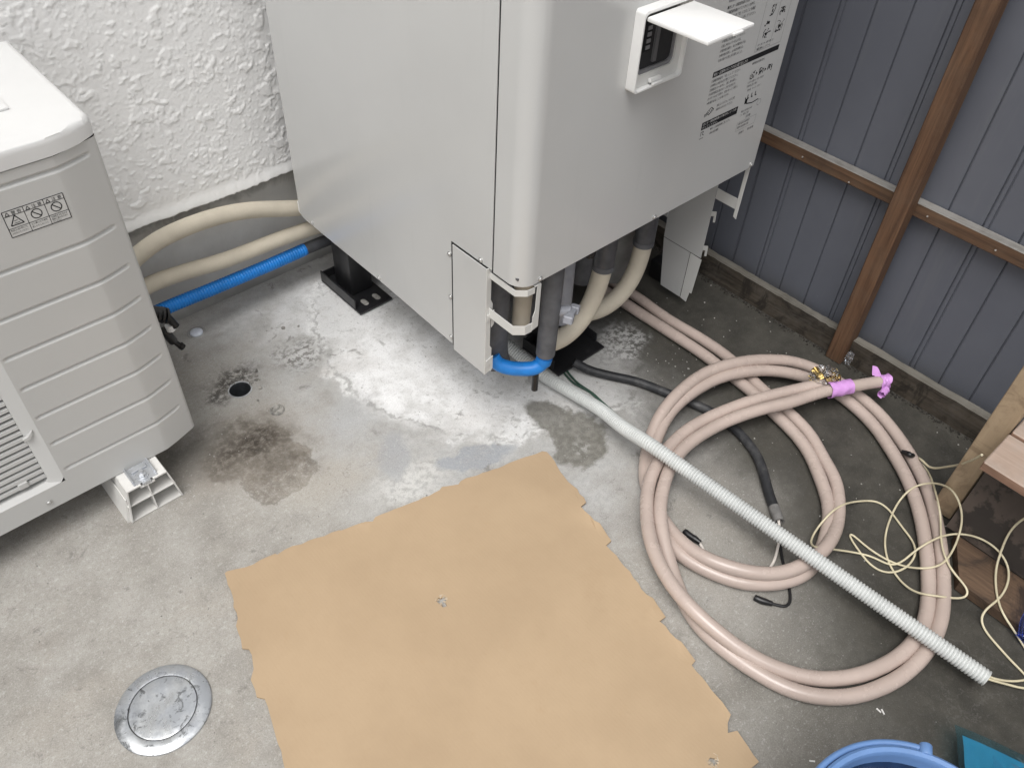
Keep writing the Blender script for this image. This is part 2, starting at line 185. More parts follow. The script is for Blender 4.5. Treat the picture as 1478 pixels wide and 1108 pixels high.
def box(bm, x0, x1, y0, y1, z0, z1, bev=0., seg=2, mi=0):
    r = bmesh.ops.create_cube(bm, size=1.0)
    vs = r['verts']
    for v in vs:
        v.co = Vector(((x0 + x1) / 2 + v.co.x * (x1 - x0), (y0 + y1) / 2 + v.co.y * (y1 - y0), (z0 + z1) / 2 + v.co.z * (z1 - z0)))
    if mi:
        for f in {f for v in vs for f in v.link_faces}: f.material_index = mi
    if bev > 0:
        bmesh.ops.bevel(bm, geom=list({e for v in vs for e in v.link_edges}), offset=bev, segments=seg, affect='EDGES', profile=.5)
    return bm
def B(*a, **k): return box(bmesh.new(), *a, **k)
def prism(bm, poly, fn, d0, d1):
    """polygon (u,v) extruded from depth d0 to d1; fn(u,v,d) -> xyz"""
    a = [bm.verts.new(fn(u, v, d0)) for u, v in poly]; b = [bm.verts.new(fn(u, v, d1)) for u, v in poly]
    n = len(poly)
    bm.faces.new(a); bm.faces.new(b[::-1])
    for i in range(n): bm.faces.new((a[i], b[i], b[(i + 1) % n], a[(i + 1) % n]))
    return bm
def cyl(bm, c, r, h, axis=(0, 0, 1), seg=20, r2=None, bev=0.):
    q = Vector(axis).normalized().to_track_quat('Z', 'Y').to_matrix().to_4x4()
    rr = bmesh.ops.create_cone(bm, cap_ends=True, segments=seg, radius1=r, radius2=r if r2 is None else r2, depth=h, matrix=Matrix.Translation(Vector(c)) @ q)
    if bev:
        es = [e for e in {e for v in rr['verts'] for e in v.link_edges} if e.calc_face_angle(0) > .8]
        bmesh.ops.bevel(bm, geom=es, offset=bev, segments=2, affect='EDGES', profile=.5)
    return bm
def resample(pts, step, smooth=2, closed=False):
    p = np.array(pts, float)
    # Catmull-Rom then even spacing
    q = []
    for i in range(len(p) - 1):
        p0, p1, p2, p3 = p[max(i - 1, 0)], p[i], p[i + 1], p[min(i + 2, len(p) - 1)]
        for k in range(8):
            t = k / 8
            q.append(.5 * (2 * p1 + (p2 - p0) * t + (2 * p0 - 5 * p1 + 4 * p2 - p3) * t * t + (3 * p1 - p0 - 3 * p2 + p3) * t ** 3))
    q.append(p[-1]); q = np.array(q)
    L = np.concatenate([[0], np.cumsum(np.linalg.norm(np.diff(q, axis=0), axis=1))])
    n = max(2, int(L[-1] / step) + 1)
    s = np.linspace(0, L[-1], n)
    o = np.stack([np.interp(s, L, q[:, k]) for k in range(3)], 1)
    for _ in range(smooth):
        o[1:-1] = .25 * o[:-2] + .5 * o[1:-1] + .25 * o[2:]
    return o
def tube_mesh(name, pts, rad, seg=14, caps=True, inner=0.):
    """pts: even points (n,3); rad: number or array; inner > 0 leaves an open mouth at the far end"""
    p = np.array(pts, float); n = len(p)
    rad = np.full(n, rad) if np.isscalar(rad) else np.array(rad)
    T = np.gradient(p, axis=0); T /= np.linalg.norm(T, axis=1)[:, None] + 1e-12
    N = np.zeros_like(p); a = np.array([0, 0, 1.]) if abs(T[0, 2]) < .9 else np.array([1., 0, 0])
    N[0] = np.cross(T[0], a); N[0] /= np.linalg.norm(N[0])
    for i in range(1, n):
        v = N[i - 1] - T[i] * np.dot(N[i - 1], T[i]); N[i] = v / (np.linalg.norm(v) + 1e-12)
    Bn = np.cross(T, N)
    th = np.linspace(0, 2 * np.pi, seg, endpoint=False)
    ring = p[:, None, :] + rad[:, None, None] * (np.cos(th)[None, :, None] * N[:, None, :] + np.sin(th)[None, :, None] * Bn[:, None, :])
    V = ring.reshape(-1, 3); F = []
    for i in range(n - 1):
        for j in range(seg):
            k = (j + 1) % seg
            F.append((i * seg + j, i * seg + k, (i + 1) * seg + k, (i + 1) * seg + j))
    if caps:
        F.append(tuple(range(seg))[::-1])
        if inner <= 0: F.append(tuple((n - 1) * seg + j for j in range(seg)))
    if inner > 0:
        m = 6; base = len(V)
        ex = []
        for q in range(m):
            i = n - 1 - q * 2
            ex.append(p[i][None, :] + inner * (np.cos(th)[:, None] * N[i][None, :] + np.sin(th)[:, None] * Bn[i][None, :]))
        V = np.vstack([V] + ex)
        for j in range(seg):
            k = (j + 1) % seg
            F.append(((n - 1) * seg + j, (n - 1) * seg + k, base + k, base + j))
            for q in range(m - 1): F.append((base + q * seg + j, base + q * seg + k, base + (q + 1) * seg + k, base + (q + 1) * seg + j))
        F.append(tuple(base + (m - 1) * seg + j for j in range(seg)))
    me = bpy.data.meshes.new(name); me.from_pydata([tuple(v) for v in V], [], F)
    for q in me.polygons: q.use_smooth = True
    me.set_sharp_from_angle(angle=R(60))
    return me
def tube(name, pts, rad, m, parent=None, seg=14, step=.008, smooth=2, caps=True, label=None):
    return link(name, tube_mesh(name, resample(pts, step, smooth), rad, seg, caps), m, parent, label)
def corrugated(name, pts, r, amp, pitch, m, parent=None, seg=20, inner=0., smooth=6):
    q = resample(pts, pitch / 4, smooth)
    prof = [0, .85, 1., .85]
    rad = np.array([r - amp + amp * prof[i % 4] for i in range(len(q))])
    return link(name, tube_mesh(name, q, rad, seg, True, inner), m, parent)
def lathe(bm, prof, c, seg=40):
    rings = []
    for r, z in prof:
        rings.append([bm.verts.new((c[0] + r * math.cos(2 * math.pi * k / seg), c[1] + r * math.sin(2 * math.pi * k / seg), c[2] + z)) for k in range(seg)] if r > 1e-6 else [bm.verts.new((c[0], c[1], c[2] + z))])
    for a, b in zip(rings, rings[1:]):
        for k in range(seg):
            l = (k + 1) % seg
            if len(a) == 1: bm.faces.new((a[0], b[k], b[l]))
            elif len(b) == 1: bm.faces.new((a[k], b[0], a[l]))
            else: bm.faces.new((a[k], b[k], b[l], a[l]))
    return bm
def vnoise(shape, cells, seed):
    """smooth value noise on a grid"""
    g = np.random.RandomState(seed).rand(cells[0] + 3, cells[1] + 3)
    y = np.linspace(0, cells[0], shape[0]); x = np.linspace(0, cells[1], shape[1])
    yi = y.astype(int); xi = x.astype(int); fy = (y - yi)[:, None]; fx = (x - xi)[None, :]
    fy = fy * fy * (3 - 2 * fy); fx = fx * fx * (3 - 2 * fx)
    a = g[np.ix_(yi, xi)]; b = g[np.ix_(yi, xi + 1)]; c = g[np.ix_(yi + 1, xi)]; d = g[np.ix_(yi + 1, xi + 1)]
    return (a * (1 - fx) + b * fx) * (1 - fy) + (c * (1 - fx) + d * fx) * fy
def grid_mesh(name, X, Y, Z, keep=None):
    h, w = X.shape
    me = bpy.data.meshes.new(name)
    idx = np.arange(h * w).reshape(h, w)
    q = np.stack([idx[:-1, :-1], idx[:-1, 1:], idx[1:, 1:], idx[1:, :-1]], -1).reshape(-1, 4)
    if keep is not None: q = q[keep.reshape(-1)]
    me.vertices.add(h * w); me.vertices.foreach_set('co', np.stack([X, Y, Z], -1).reshape(-1).astype(np.float32))
    me.loops.add(q.size); me.loops.foreach_set('vertex_index', q.reshape(-1).astype(np.int32))
    me.polygons.add(len(q)); me.polygons.foreach_set('loop_start', np.arange(0, q.size, 4, dtype=np.int32))
    me.update(calc_edges=True); me.validate()
    me.polygons.foreach_set('use_smooth', np.ones(len(q), bool))
    return me

# ---------------------------------------------------------------- print on labels (flat ink, 0.3 mm proud)
_txt = {}
def text_geo(s):
    if s in _txt: return _txt[s]
    cu = bpy.data.curves.new('glyphs', 'FONT'); cu.body = s; cu.size = 1.0; cu.resolution_u = 2
    o = bpy.data.objects.new('glyphs', cu); COL.objects.link(o)
    dg = bpy.context.evaluated_depsgraph_get()
    me = bpy.data.meshes.new_from_object(o.evaluated_get(dg))
    v = [tuple(x.co) for x in me.vertices]; f = [tuple(p.vertices) for p in me.polygons]
    bpy.data.objects.remove(o); bpy.data.curves.remove(cu); bpy.data.meshes.remove(me)
    _txt[s] = (v, f); return v, f
class Ink:
    def __init__(s, fn): s.fn = fn; s.V = []; s.F = []
    def add(s, v, f, d=0.):
        b = len(s.V); s.V += [s.fn(x, y, d) for x, y in v]; s.F += [tuple(b + i for i in q) for q in f]
    def rect(s, u0, v0, u1, v1, d=0.): s.add([(u0, v0), (u1, v0), (u1, v1), (u0, v1)], [(0, 1, 2, 3)], d)
    def line(s, pts, w, closed=False, d=0.):
        P_ = list(pts) + ([pts[0]] if closed else [])
        for (a, b), (c, e) in zip(P_, P_[1:]):
            L = math.hypot(c - a, e - b) or 1; nx, ny = -(e - b) / L * w / 2, (c - a) / L * w / 2
            s.add([(a - nx, b - ny), (c - nx, e - ny), (c + nx, e + ny), (a + nx, b + ny)], [(0, 1, 2, 3)], d)
    def frame(s, u0, v0, u1, v1, w):
        s.line([(u0, v0), (u1, v0), (u1, v1), (u0, v1)], w, True)
    def ring(s, u, v, r, w, n=24):
        s.line([(u + r * math.cos(2 * math.pi * k / n), v + r * math.sin(2 * math.pi * k / n)) for k in range(n)], w, True)
    def text(s, u, v, size, t, width=None, d=0.):
        vs, fs = text_geo(t)
        if not vs: return
        x0 = min(a[0] for a in vs); x1 = max(a[0] for a in vs)
        k = size; kx = size if width is None else width / max(x1 - x0, 1e-6)
        s.add([(u + (a[0] - x0) * kx, v + a[1] * k) for a in vs], fs, d)
    def build(s, name, m, parent):
        me = bpy.data.meshes.new(name); me.from_pydata([tuple(v) for v in s.V], [], s.F)
        return link(name, me, m, parent)

# ================================================================ MATERIALS
M = {}
def sheet_metal(name, col, rough, spec=.5):
    t = NT(name)
    n1 = t.noise(3.0, 4, .5); f = t.mr(n1, .3, .7, .965, 1.02)
    mul = t.n('ShaderNodeVectorMath', operation='SCALE'); mul.inputs[0].default_value = col; t.put(mul.inputs[3], f)
    # faint dust specks and run marks
    sp = t.mr(t.voro(70), .02, .05, 1, 0); sp = t.math('MULTIPLY', sp, t.mr(t.noise(9, 3), .55, .7))
    st = t.mr(t.noise(1.0, 5, .6, .2, t.scale(38, 38, 3)), .58, .8, 0, .12)
    c = t.mix(t.math('MULTIPLY', sp, .35), mul.outputs[0], tuple(x * .45 for x in col))
    c = t.mix(st, c, tuple(x * .72 for x in col))
    t.set('Base Color', c); t.set('Roughness', rough); t.set('Specular IOR Level', spec)
    t.bump(t.noise(700, 2), .03, .0004)
    return t.m
M['tank'] = sheet_metal('painted_steel_warm_grey', (.565, .567, .56), .21, .6)
M['unit'] = sheet_metal('painted_steel_ivory', (.535, .535, .525), .40)
M['unit_top'] = plain('plastic_white_top', (.70, .70, .695), .4, .03, 3, grain=.06)
M['bracket'] = plain('bracket_light_paint', (.66, .66, .64), .35, .04, 6, grain=.05)
M['white_plastic'] = plain('white_plastic', (.83, .83, .82), .35, .03, 5, grain=.03)
M['block'] = plain('block_plastic', (.72, .71, .685), .45, .06, 20, grain=.08, dirt=(.35, .33, .30), ds=40, damt=.35)
M['ink'] = plain('print_ink', (.018, .018, .02), .6, .05, 20, spec=.2, grain=0)
M['ink_grey'] = plain('print_ink_grey', (.20, .20, .21), .5, .05, 20, grain=0)
M['ink_white'] = plain('print_white', (.60, .60, .59), .5, .03, 20, grain=0)
M['black_metal'] = plain('black_painted_steel', (.018, .018, .02), .38, .3, 12, dirt=(.09, .085, .08), ds=30, dlo=.6, dhi=.8, damt=.5, grain=.15)
M['dark'] = plain('dark_cavity', (.02, .02, .022), .7, .2, 8, grain=0)
M['dark_metal'] = plain('dark_grey_metal', (.10, .10, .105), .55, .25, 8, grain=.1)
M['foam_grey'] = plain('grey_pipe_insulation', (.105, .108, .118), .62, .22, 24, dirt=(.2, .2, .2), ds=35, dlo=.62, dhi=.85, damt=.35, grain=.35, gs=260)
M['lag_pale'] = plain('pale_pipe_lagging', (.20, .20, .195), .6, .2, 20, grain=.3, gs=260)
M['tape_shade_grey'] = plain('dark_grey_tape_and_shade', (.075, .077, .085), .42, .2, 40, grain=.3, gs=150)
M['hose_beige'] = plain('beige_insulation_cloth', (.56, .51, .42), .8, .07, 14, spec=.2, dirt=(.30, .26, .2), ds=16, dlo=.56, dhi=.85, damt=.28, grain=.5, gs=700)
M['blue'] = plain('blue_pipe_plastic', (.012, .205, .63), .42, .14, 16, dirt=(.10, .22, .42), ds=26, dlo=.6, dhi=.85, damt=.3, grain=.1)
M['hose'] = plain('pinkish_vinyl_sleeve', (.462, .378, .336), .25, .07, 9, dirt=(.44, .36, .32), ds=22, dlo=.45, dhi=.9, damt=.18, grain=.03, gs=160)
M['conduit'] = plain('grey_conduit_plastic', (.55, .565, .555), .45, .06, 14, dirt=(.3, .3, .28), ds=25, dlo=.6, dhi=.85, damt=.3, grain=.05)
M['rubber'] = plain('black_cable_sheath', (.022, .023, .026), .55, .3, 26, dirt=(.16, .155, .15), ds=24, dlo=.48, dhi=.8, damt=.55, grain=.4, gs=260)
M['rubber_dusty'] = plain('dusty_cable_end', (.17, .165, .16), .8, .25, 60, dirt=(.05, .05, .05), ds=60, damt=.6, grain=.4, gs=260)
M['tape_black'] = plain('black_vinyl_tape', (.012, .012, .013), .36, .25, 60, grain=.5, gs=130)
M['wire_cream'] = plain('cream_wire_sheath', (.60, .54, .38), .42, .1, 30, grain=.05)
M['wire_white'] = plain('white_wire_core', (.70, .65, .60), .42, .08, 30, grain=.05)
M['wire_green'] = plain('green_earth_wire', (.035, .075, .055), .4, .2, 30, grain=.05)
M['tape_pink'] = plain('lilac_masking_tape', (.60, .30, .66), .5, .09, 50, grain=.6, gs=90)
M['galv'] = plain('galvanised_steel', (.66, .68, .71), .32, .12, 30, metal=.7, grain=.03)
M['screw'] = plain('screw_steel', (.55, .55, .54), .3, .1, 60, metal=.7, grain=0)
M['brass'] = plain('brass', (.55, .38, .13), .28, .2, 60, metal=1., grain=.1)
M['valve'] = plain('valve_grey_plastic', (.30, .31, .345), .45, .1, 30, grain=.1)
M['pail'] = plain('blue_bucket_plastic', (.125, .235, .47), .38, .1, 8, dirt=(.2, .28, .45), ds=30, damt=.25, grain=.12)
M['nail'] = plain('nail_steel', (.22, .20, .18), .5, .2, 60, metal=.5, grain=0)
M['crumb'] = plain('pale_grit', (.30, .29, .27), .9, .4, 90, grain=.3)

def thin_film(name, tint, gloss=.5, crinkle=.8, scale=60.):
    """thin clear plastic: passes tinted light straight through and glints off its creases"""
    t = NT(name); t.t.nodes.remove(t.b)
    tr = t.n('ShaderNodeBsdfTransparent'); t.put(tr.inputs[0], tint)
    gl = t.n('ShaderNodeBsdfGlossy'); t.put(gl.inputs['Color'], (.95, .97, 1.)); t.put(gl.inputs['Roughness'], .08)
    df = t.n('ShaderNodeBsdfTranslucent'); t.put(df.inputs[0], tint)
    bp = t.n('ShaderNodeBump'); t.put(bp.inputs['Height'], t.noise(scale, 3, .6)); t.put(bp.inputs['Strength'], crinkle); t.put(bp.inputs['Distance'], .004)
    t.put(gl.inputs['Normal'], bp.outputs[0])
    fr = t.n('ShaderNodeFresnel'); t.put(fr.inputs['IOR'], 1.5); t.put(fr.inputs['Normal'], bp.outputs[0])
    m1 = t.n('ShaderNodeMixShader'); t.put(m1.inputs[0], .12); t.put(m1.inputs[1], tr.outputs[0]); t.put(m1.inputs[2], df.outputs[0])
    m2 = t.n('ShaderNodeMixShader'); t.put(m2.inputs[0], t.math('MULTIPLY', fr.outputs[0], gloss, clamp=True)); t.put(m2.inputs[1], m1.outputs[0]); t.put(m2.inputs[2], gl.outputs[0])
    t.t.links.new(m2.outputs[0], t.o.inputs['Surface']); return t.m
M['film'] = thin_film('clear_plastic_film', (.97, .98, .98), 1.0, .35, 35)
M['film_blue'] = thin_film('blue_clear_film', (.42, .50, .90), .7, .4, 35)
M['pouch'] = thin_film('cyan_clear_pouch', (.55, .84, .92), .5, .2, 25)
M['pouch_in'] = plain('cyan_card', (.15, .46, .62), .4, .08, 20, grain=.1)
M['pouch_dark'] = plain('dark_cyan_card', (.05, .22, .30), .4, .12, 30, grain=.1)

# plaster
t = NT('white_stucco')
c = t.mix(t.mr(t.noise(2.5, 5, .6), .35, .7, 0, .35), (.88, .88, .875), (.82, .82, .815))
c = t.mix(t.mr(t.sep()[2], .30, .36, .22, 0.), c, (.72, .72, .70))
t.set('Base Color', c); t.set('Roughness', .62); t.set('Specular IOR Level', .35)
b1 = t.bump(t.noise(420, 4, .6), .30, .0006)
M['stucco'] = t.m
t = NT('stucco_distant')
t.set('Base Color', (.77, .77, .755)); t.set('Roughness', .65)
t.bump(t.math('ADD', t.mr(t.noise(90, 4, .6, .6), .52, .62), t.math('MULTIPLY', t.noise(400, 3), .3)), .8, .003)
M['stucco_far'] = t.m
# foundation
t = NT('foundation_mortar')
c = t.mix(t.mr(t.noise(5, 6, .6), .3, .7), (.54, .535, .52), (.68, .675, .655))
z = t.sep()[2]; x = t.sep()[0]
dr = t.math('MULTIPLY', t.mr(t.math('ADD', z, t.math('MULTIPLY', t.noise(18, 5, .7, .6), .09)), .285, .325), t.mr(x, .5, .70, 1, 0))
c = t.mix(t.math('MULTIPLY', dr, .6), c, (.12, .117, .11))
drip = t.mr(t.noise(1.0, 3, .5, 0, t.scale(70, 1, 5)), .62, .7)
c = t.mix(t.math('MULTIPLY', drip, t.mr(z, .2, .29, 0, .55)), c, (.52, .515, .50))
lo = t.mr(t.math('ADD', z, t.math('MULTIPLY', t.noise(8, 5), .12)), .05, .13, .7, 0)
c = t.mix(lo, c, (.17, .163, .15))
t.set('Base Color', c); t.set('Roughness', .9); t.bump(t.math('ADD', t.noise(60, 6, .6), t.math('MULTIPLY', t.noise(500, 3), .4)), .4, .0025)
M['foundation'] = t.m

# ground ---------------------------------------------------------
t = NT('yard_concrete')
g = t.P
wob = t.vmath('SUBTRACT', t.noise(7, 5, .6, col=True), (.5, .5, .5))
wob2 = t.vmath('SUBTRACT', t.noise(26, 5, .65, col=True), (.5, .5, .5))
gw = t.vmath('ADD', g, t.vmath('ADD', t.vmath('SCALE', wob, .16), t.vmath('SCALE', wob2, .06)))
gw2 = t.vmath('ADD', g, t.vmath('ADD', t.vmath('SCALE', wob, .05), t.vmath('SCALE', wob2, .05)))
def blob(cx, cy, rx, ry, rot=0., e0=.75, e1=1.1, vec=None):
    v = t.vmath('SUBTRACT', vec if vec is not None else gw, (cx, cy, 0))
    ca, sa = math.cos(rot), math.sin(rot)
    a = t.vmath('DOT_PRODUCT', v, (ca / rx, sa / rx, 0)); b = t.vmath('DOT_PRODUCT', v, (-sa / ry, ca / ry, 0))
    d = t.math('SQRT', t.math('ADD', t.math('MULTIPLY', a, a), t.math('MULTIPLY', b, b)))
    return t.mr(d, e0, e1, 1, 0)
mul = lambda *a: a[0] if len(a) == 1 else t.math('MULTIPLY', a[0], mul(*a[1:]))
n_lo = t.noise(3.2, 6, .6); n_mid = t.noise(14, 6, .62); n_hi = t.noise(75, 6, .65); n_gr = t.noise(420, 4, .7)
c = t.mix(t.mr(n_lo, .32, .68), (.285, .268, .243), (.385, .368, .338))
c = t.mix(t.mr(n_mid, .42, .66, 0, .55), c, (.42, .405, .378))
c = t.mix(t.mr(n_mid, .30, .44, .45, 0), c, (.235, .222, .20))
px = t.sep(gw)
# cooler, greyer band in front of the tank, and bleached pad under it
front = mul(t.mr(px[0], .38, .62), t.mr(px[1], .45, .62))
c = t.mix(t.math('MULTIPLY', front, t.mr(n_mid, .3, .65, .45, .85)), c, t.mix(t.mr(n_hi, .4, .64), (.40, .40, .395), (.53, .527, .52)))
pad = blob(1.06, 1.19, .45, .46, 0, .80, 1.02)
padc = t.mix(t.mr(n_mid, .34, .60), (.66, .655, .645), (.86, .86, .86))
padc = t.mix(t.mr(n_hi, .53, .70, 0, .38), padc, (.50, .495, .48))
c = t.mix(t.math('MULTIPLY', pad, .92), c, padc)
c = t.mix(mul(blob(.74, 1.45, .20, .16, .5, .3, 1.2), t.mr(n_mid, .30, .6)), c, (.66, .66, .655))
# ragged white bloom along the edge of the pad
ring = t.math('MULTIPLY', t.mr(pad, .04, .3), t.mr(pad, .45, .95, 1, 0))
c = t.mix(mul(ring, t.mr(n_hi, .40, .56), t.mr(n_lo, .40, .52), .9), c, (.80, .80, .79))
c = t.mix(mul(blob(.59, .87, .10, .06, -.3, .2, 1.2), t.mr(n_hi, .36, .6), .8), c, (.66, .655, .63))
# blue-grey cement smears
c = t.mix(mul(blob(.735, .845, .10, .035, -.35, .7, 1.0, gw2), .9), c, (.335, .35, .372))
c = t.mix(mul(blob(.60, .955, .075, .04, .9, .6, 1.05, gw2), .75), c, (.345, .35, .36))
c = t.mix(mul(blob(.60, 1.12, .07, .09, .2, .3, 1.2), .6), c, (.40, .405, .41))
# mottling, rusty tints and a thin dirty line along the pad edge
c = t.mix(mul(t.mr(n_hi, .50, .68), t.mr(n_lo, .35, .6, .25, 1), .38), c, t.mix(.62, c, (.16, .15, .135)))
c = t.mix(mul(t.mr(n_hi, .46, .30), .35), c, t.mix(.5, c, (.62, .615, .60)))
n_w = t.noise(5.5, 6, .65, .4, t.vmath('ADD', g, (7.3, 2.1, 0)))
c = t.mix(mul(t.mr(n_w, .50, .66), t.mr(n_mid, .36, .6, .35, 1), .42), c, t.mix(.5, c, (.33, .28, .225)))
n_d = t.noise(19, 6, .7, .5, t.vmath('ADD', g, (1.3, 5.1, 0)))
c = t.mix(mul(t.mr(n_d, .585, .66), t.mr(n_w, .42, .55), .6), c, (.17, .16, .148))
c = t.mix(mul(t.mr(pad, .34, .46), t.mr(pad, .64, .50), t.mr(n_d, .40, .56), .65), c, (.27, .265, .255))
# old brown stain near the drain
st = t.math('MAXIMUM', blob(.385, 1.165, .105, .078, -.25, .55, 1.05), blob(.405, 1.085, .085, .075, .3, .86, 1.0, gw2))
c = t.mix(mul(st, t.mr(n_hi, .35, .65, .45, .85)), c, (.185, .162, .135))
c = t.mix(mul(t.mr(st, .02, .4), t.mr(st, .98, .5), .45), c, (.13, .115, .095))
c = t.mix(mul(blob(.40, 1.17, .20, .15, -.2, .3, 1.1), .45), c, (.27, .235, .195))
c = t.mix(mul(blob(.390, 1.175, .135, .10, -.35, .12, 1.08), t.mr(n_hi, .30, .62, .45, 1), .97), c, (.040, .032, .025))
c = t.mix(mul(blob(.425, 1.10, .10, .085, .2, .5, 1.05, gw2), t.mr(n_d, .42, .6), .5), c, (.085, .072, .058))
n_hi_s = blob(.39, 1.17, .15, .11, -.35, .6, 1.1)
c = t.mix(mul(blob(.27, 1.235, .10, .07, 0, .3, 1.2), .7), c, (.15, .14, .125))  # darker patch by the outdoor unit's front corner
c = t.mix(mul(blob(.455, 1.375, .075, .05, .2, .4, 1.15), t.mr(n_hi, .38, .56), .9), c, (.075, .068, .06))
c = t.mix(mul(blob(.625, 1.35, .08, .07, .2, .2, 1.2), t.mr(n_hi, .44, .58), .8), c, (.14, .132, .12))
c = t.mix(mul(blob(.48, .99, .12, .07, -.3, .3, 1.2), .5), c, (.40, .365, .315))
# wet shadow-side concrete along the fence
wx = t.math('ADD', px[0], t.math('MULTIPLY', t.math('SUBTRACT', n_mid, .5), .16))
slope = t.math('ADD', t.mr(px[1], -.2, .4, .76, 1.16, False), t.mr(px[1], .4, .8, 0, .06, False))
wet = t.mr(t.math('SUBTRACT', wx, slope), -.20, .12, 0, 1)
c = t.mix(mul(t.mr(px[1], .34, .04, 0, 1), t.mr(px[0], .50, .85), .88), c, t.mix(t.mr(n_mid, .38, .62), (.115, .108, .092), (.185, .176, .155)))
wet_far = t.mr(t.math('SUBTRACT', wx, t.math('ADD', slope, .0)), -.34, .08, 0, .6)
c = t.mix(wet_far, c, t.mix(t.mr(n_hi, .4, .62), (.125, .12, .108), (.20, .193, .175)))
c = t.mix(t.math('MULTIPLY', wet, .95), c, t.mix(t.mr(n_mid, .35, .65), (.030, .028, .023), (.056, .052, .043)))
patch = mul(t.mr(px[0], 1.0, 1.12), t.mr(px[0], 1.24, 1.14), t.mr(px[1], .6, .75), .0)
wt_ = t.math('MAXIMUM', blob(.935, .80, .048, .10, .1, .8, 1.04, gw2), blob(.935, .735, .085, .062, .5, .82, 1.03, gw2))
c = t.mix(mul(wt_, .85), c, t.mix(t.mr(n_hi, .4, .65), (.115, .108, .088), (.20, .19, .165)))
c = t.mix(mul(blob(.925, .73, .03, .022, 0, .2, 1.2), t.mr(n_hi, .45, .6), .7), c, (.42, .415, .40))
# bleached bits between hose and cable
c = t.mix(mul(blob(1.22, .90, .10, .09, .3, .45, 1.1), t.mr(n_hi, .42, .58), .85), c, (.56, .555, .545))
# pores and specks
po = mul(t.mr(t.voro(95), .05, .13, 1, 0), t.mr(t.noise(17, 3), .5, .62))
c = t.mix(t.math('MULTIPLY', po, .55), c, (.10, .095, .085))
pw = mul(t.mr(t.voro(60, t.vmath('ADD', g, (3.1, 1.7, 0))), .02, .055, 1, 0), t.mr(t.noise(11, 3), .55, .62))
c = t.mix(t.math('MULTIPLY', pw, .6), c, (.62, .61, .59))
c = t.mix(t.mr(n_gr, .30, .52, .34, 0), c, (.10, .095, .085))
c = t.mix(mul(t.mr(n_gr, .52, .75), t.mr(wet, 1, 0, .25, 1), t.mr(n_hi_s, 1, 0, .2, 1), .30), c, (.66, .65, .63))
n_hx = t.noise(150, 5, .7)
c = t.mix(t.mr(n_hx, .56, .72, 0, .35), c, t.mix(.5, c, (.10, .095, .085)))
c = t.mix(mul(t.mr(n_hx, .46, .30), t.mr(wet, 1, 0, .2, 1), t.mr(n_hi_s, 1, 0, .2, 1), .30), c, (.60, .595, .58))
crk = t.mr(t.voro(4.3, gw, 'DISTANCE_TO_EDGE'), .0, .006, 1, 0)
c = t.mix(mul(crk, t.mr(n_lo, .5, .6), .35), c, (.14, .135, .125))
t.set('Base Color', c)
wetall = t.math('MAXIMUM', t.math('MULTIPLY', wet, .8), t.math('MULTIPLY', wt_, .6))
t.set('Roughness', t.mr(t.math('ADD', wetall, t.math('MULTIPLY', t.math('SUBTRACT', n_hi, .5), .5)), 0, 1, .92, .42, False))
t.set('Specular IOR Level', .35)
hgt = t.math('ADD', t.math('ADD', t.math('MULTIPLY', n_mid, 1.2), t.math('MULTIPLY', n_hi, .7)), t.math('SUBTRACT', t.math('MULTIPLY', n_gr, .30), t.math('MULTIPLY', po, .6)))
hgt = t.math('ADD', hgt, t.math('MULTIPLY', pad, .8))
t.bump(hgt, .55, .0028)
M['ground'] = t.m

# cardboard
t = NT('brown_cardboard')
c = t.mix(t.mr(t.noise(4, 5, .6), .3, .7), (.400, .294, .190), (.445, .330, .215))
c = t.mix(t.mr(t.noise(1.0, 4, .6, 0, t.scale(420, 60, 60)), .55, .75, 0, .10), c, (.33, .22, .125))
c = t.mix(t.mr(t.noise(28, 5, .65), .60, .78, 0, .22), c, (.39, .265, .15))
c = t.mix(mul(t.mr(t.noise(6, 5, .7, .4), .58, .72), .22), c, (.37, .26, .16))
t.set('Base Color', c); t.set('Roughness', .88); t.set('Specular IOR Level', .2)
pd = None
for (qx, qy) in [(q[0], q[1]) for q in P['pads']]:
    f_ = t.mr(t.vmath('LENGTH', t.vmath('SUBTRACT', t.P, (qx - .45, qy - .5, 0))), .0, .0075, 1, 0)
    pd = f_ if pd is None else t.math('MAXIMUM', pd, f_)
crl = t.vmath('DOT_PRODUCT', t.vmath('ADD', t.P, t.vmath('SCALE', t.noise(6, 3, col=True), .02)), (.35, -.94, 0))
crs = t.mr(t.math('ABSOLUTE', t.math('ADD', crl, -.03)), 0, .006, 1, 0)
flute = t.n('ShaderNodeTexWave', wave_type='BANDS', bands_direction='X'); t.put(flute.inputs['Vector'], t.P); t.put(flute.inputs['Scale'], 48.)
t.bump(t.math('ADD', t.math('ADD', t.math('MULTIPLY', flute.outputs['Fac'], .06), t.math('ADD', t.math('MULTIPLY', pd, .9), t.math('MULTIPLY', crs, .25))), t.math('ADD', t.math('MULTIPLY', t.noise(9, 4), 2.2), t.math('MULTIPLY', t.noise(300, 3), .25))), .32, .0020)
M['card'] = t.m
M['card_edge'] = plain('cardboard_torn_edge', (.42, .29, .17), .9, .2, 120, grain=.5, gs=200)
M['card_pulp'] = plain('cardboard_torn_pulp', (.47, .385, .285), .95, .2, 120, grain=.7, gs=200)

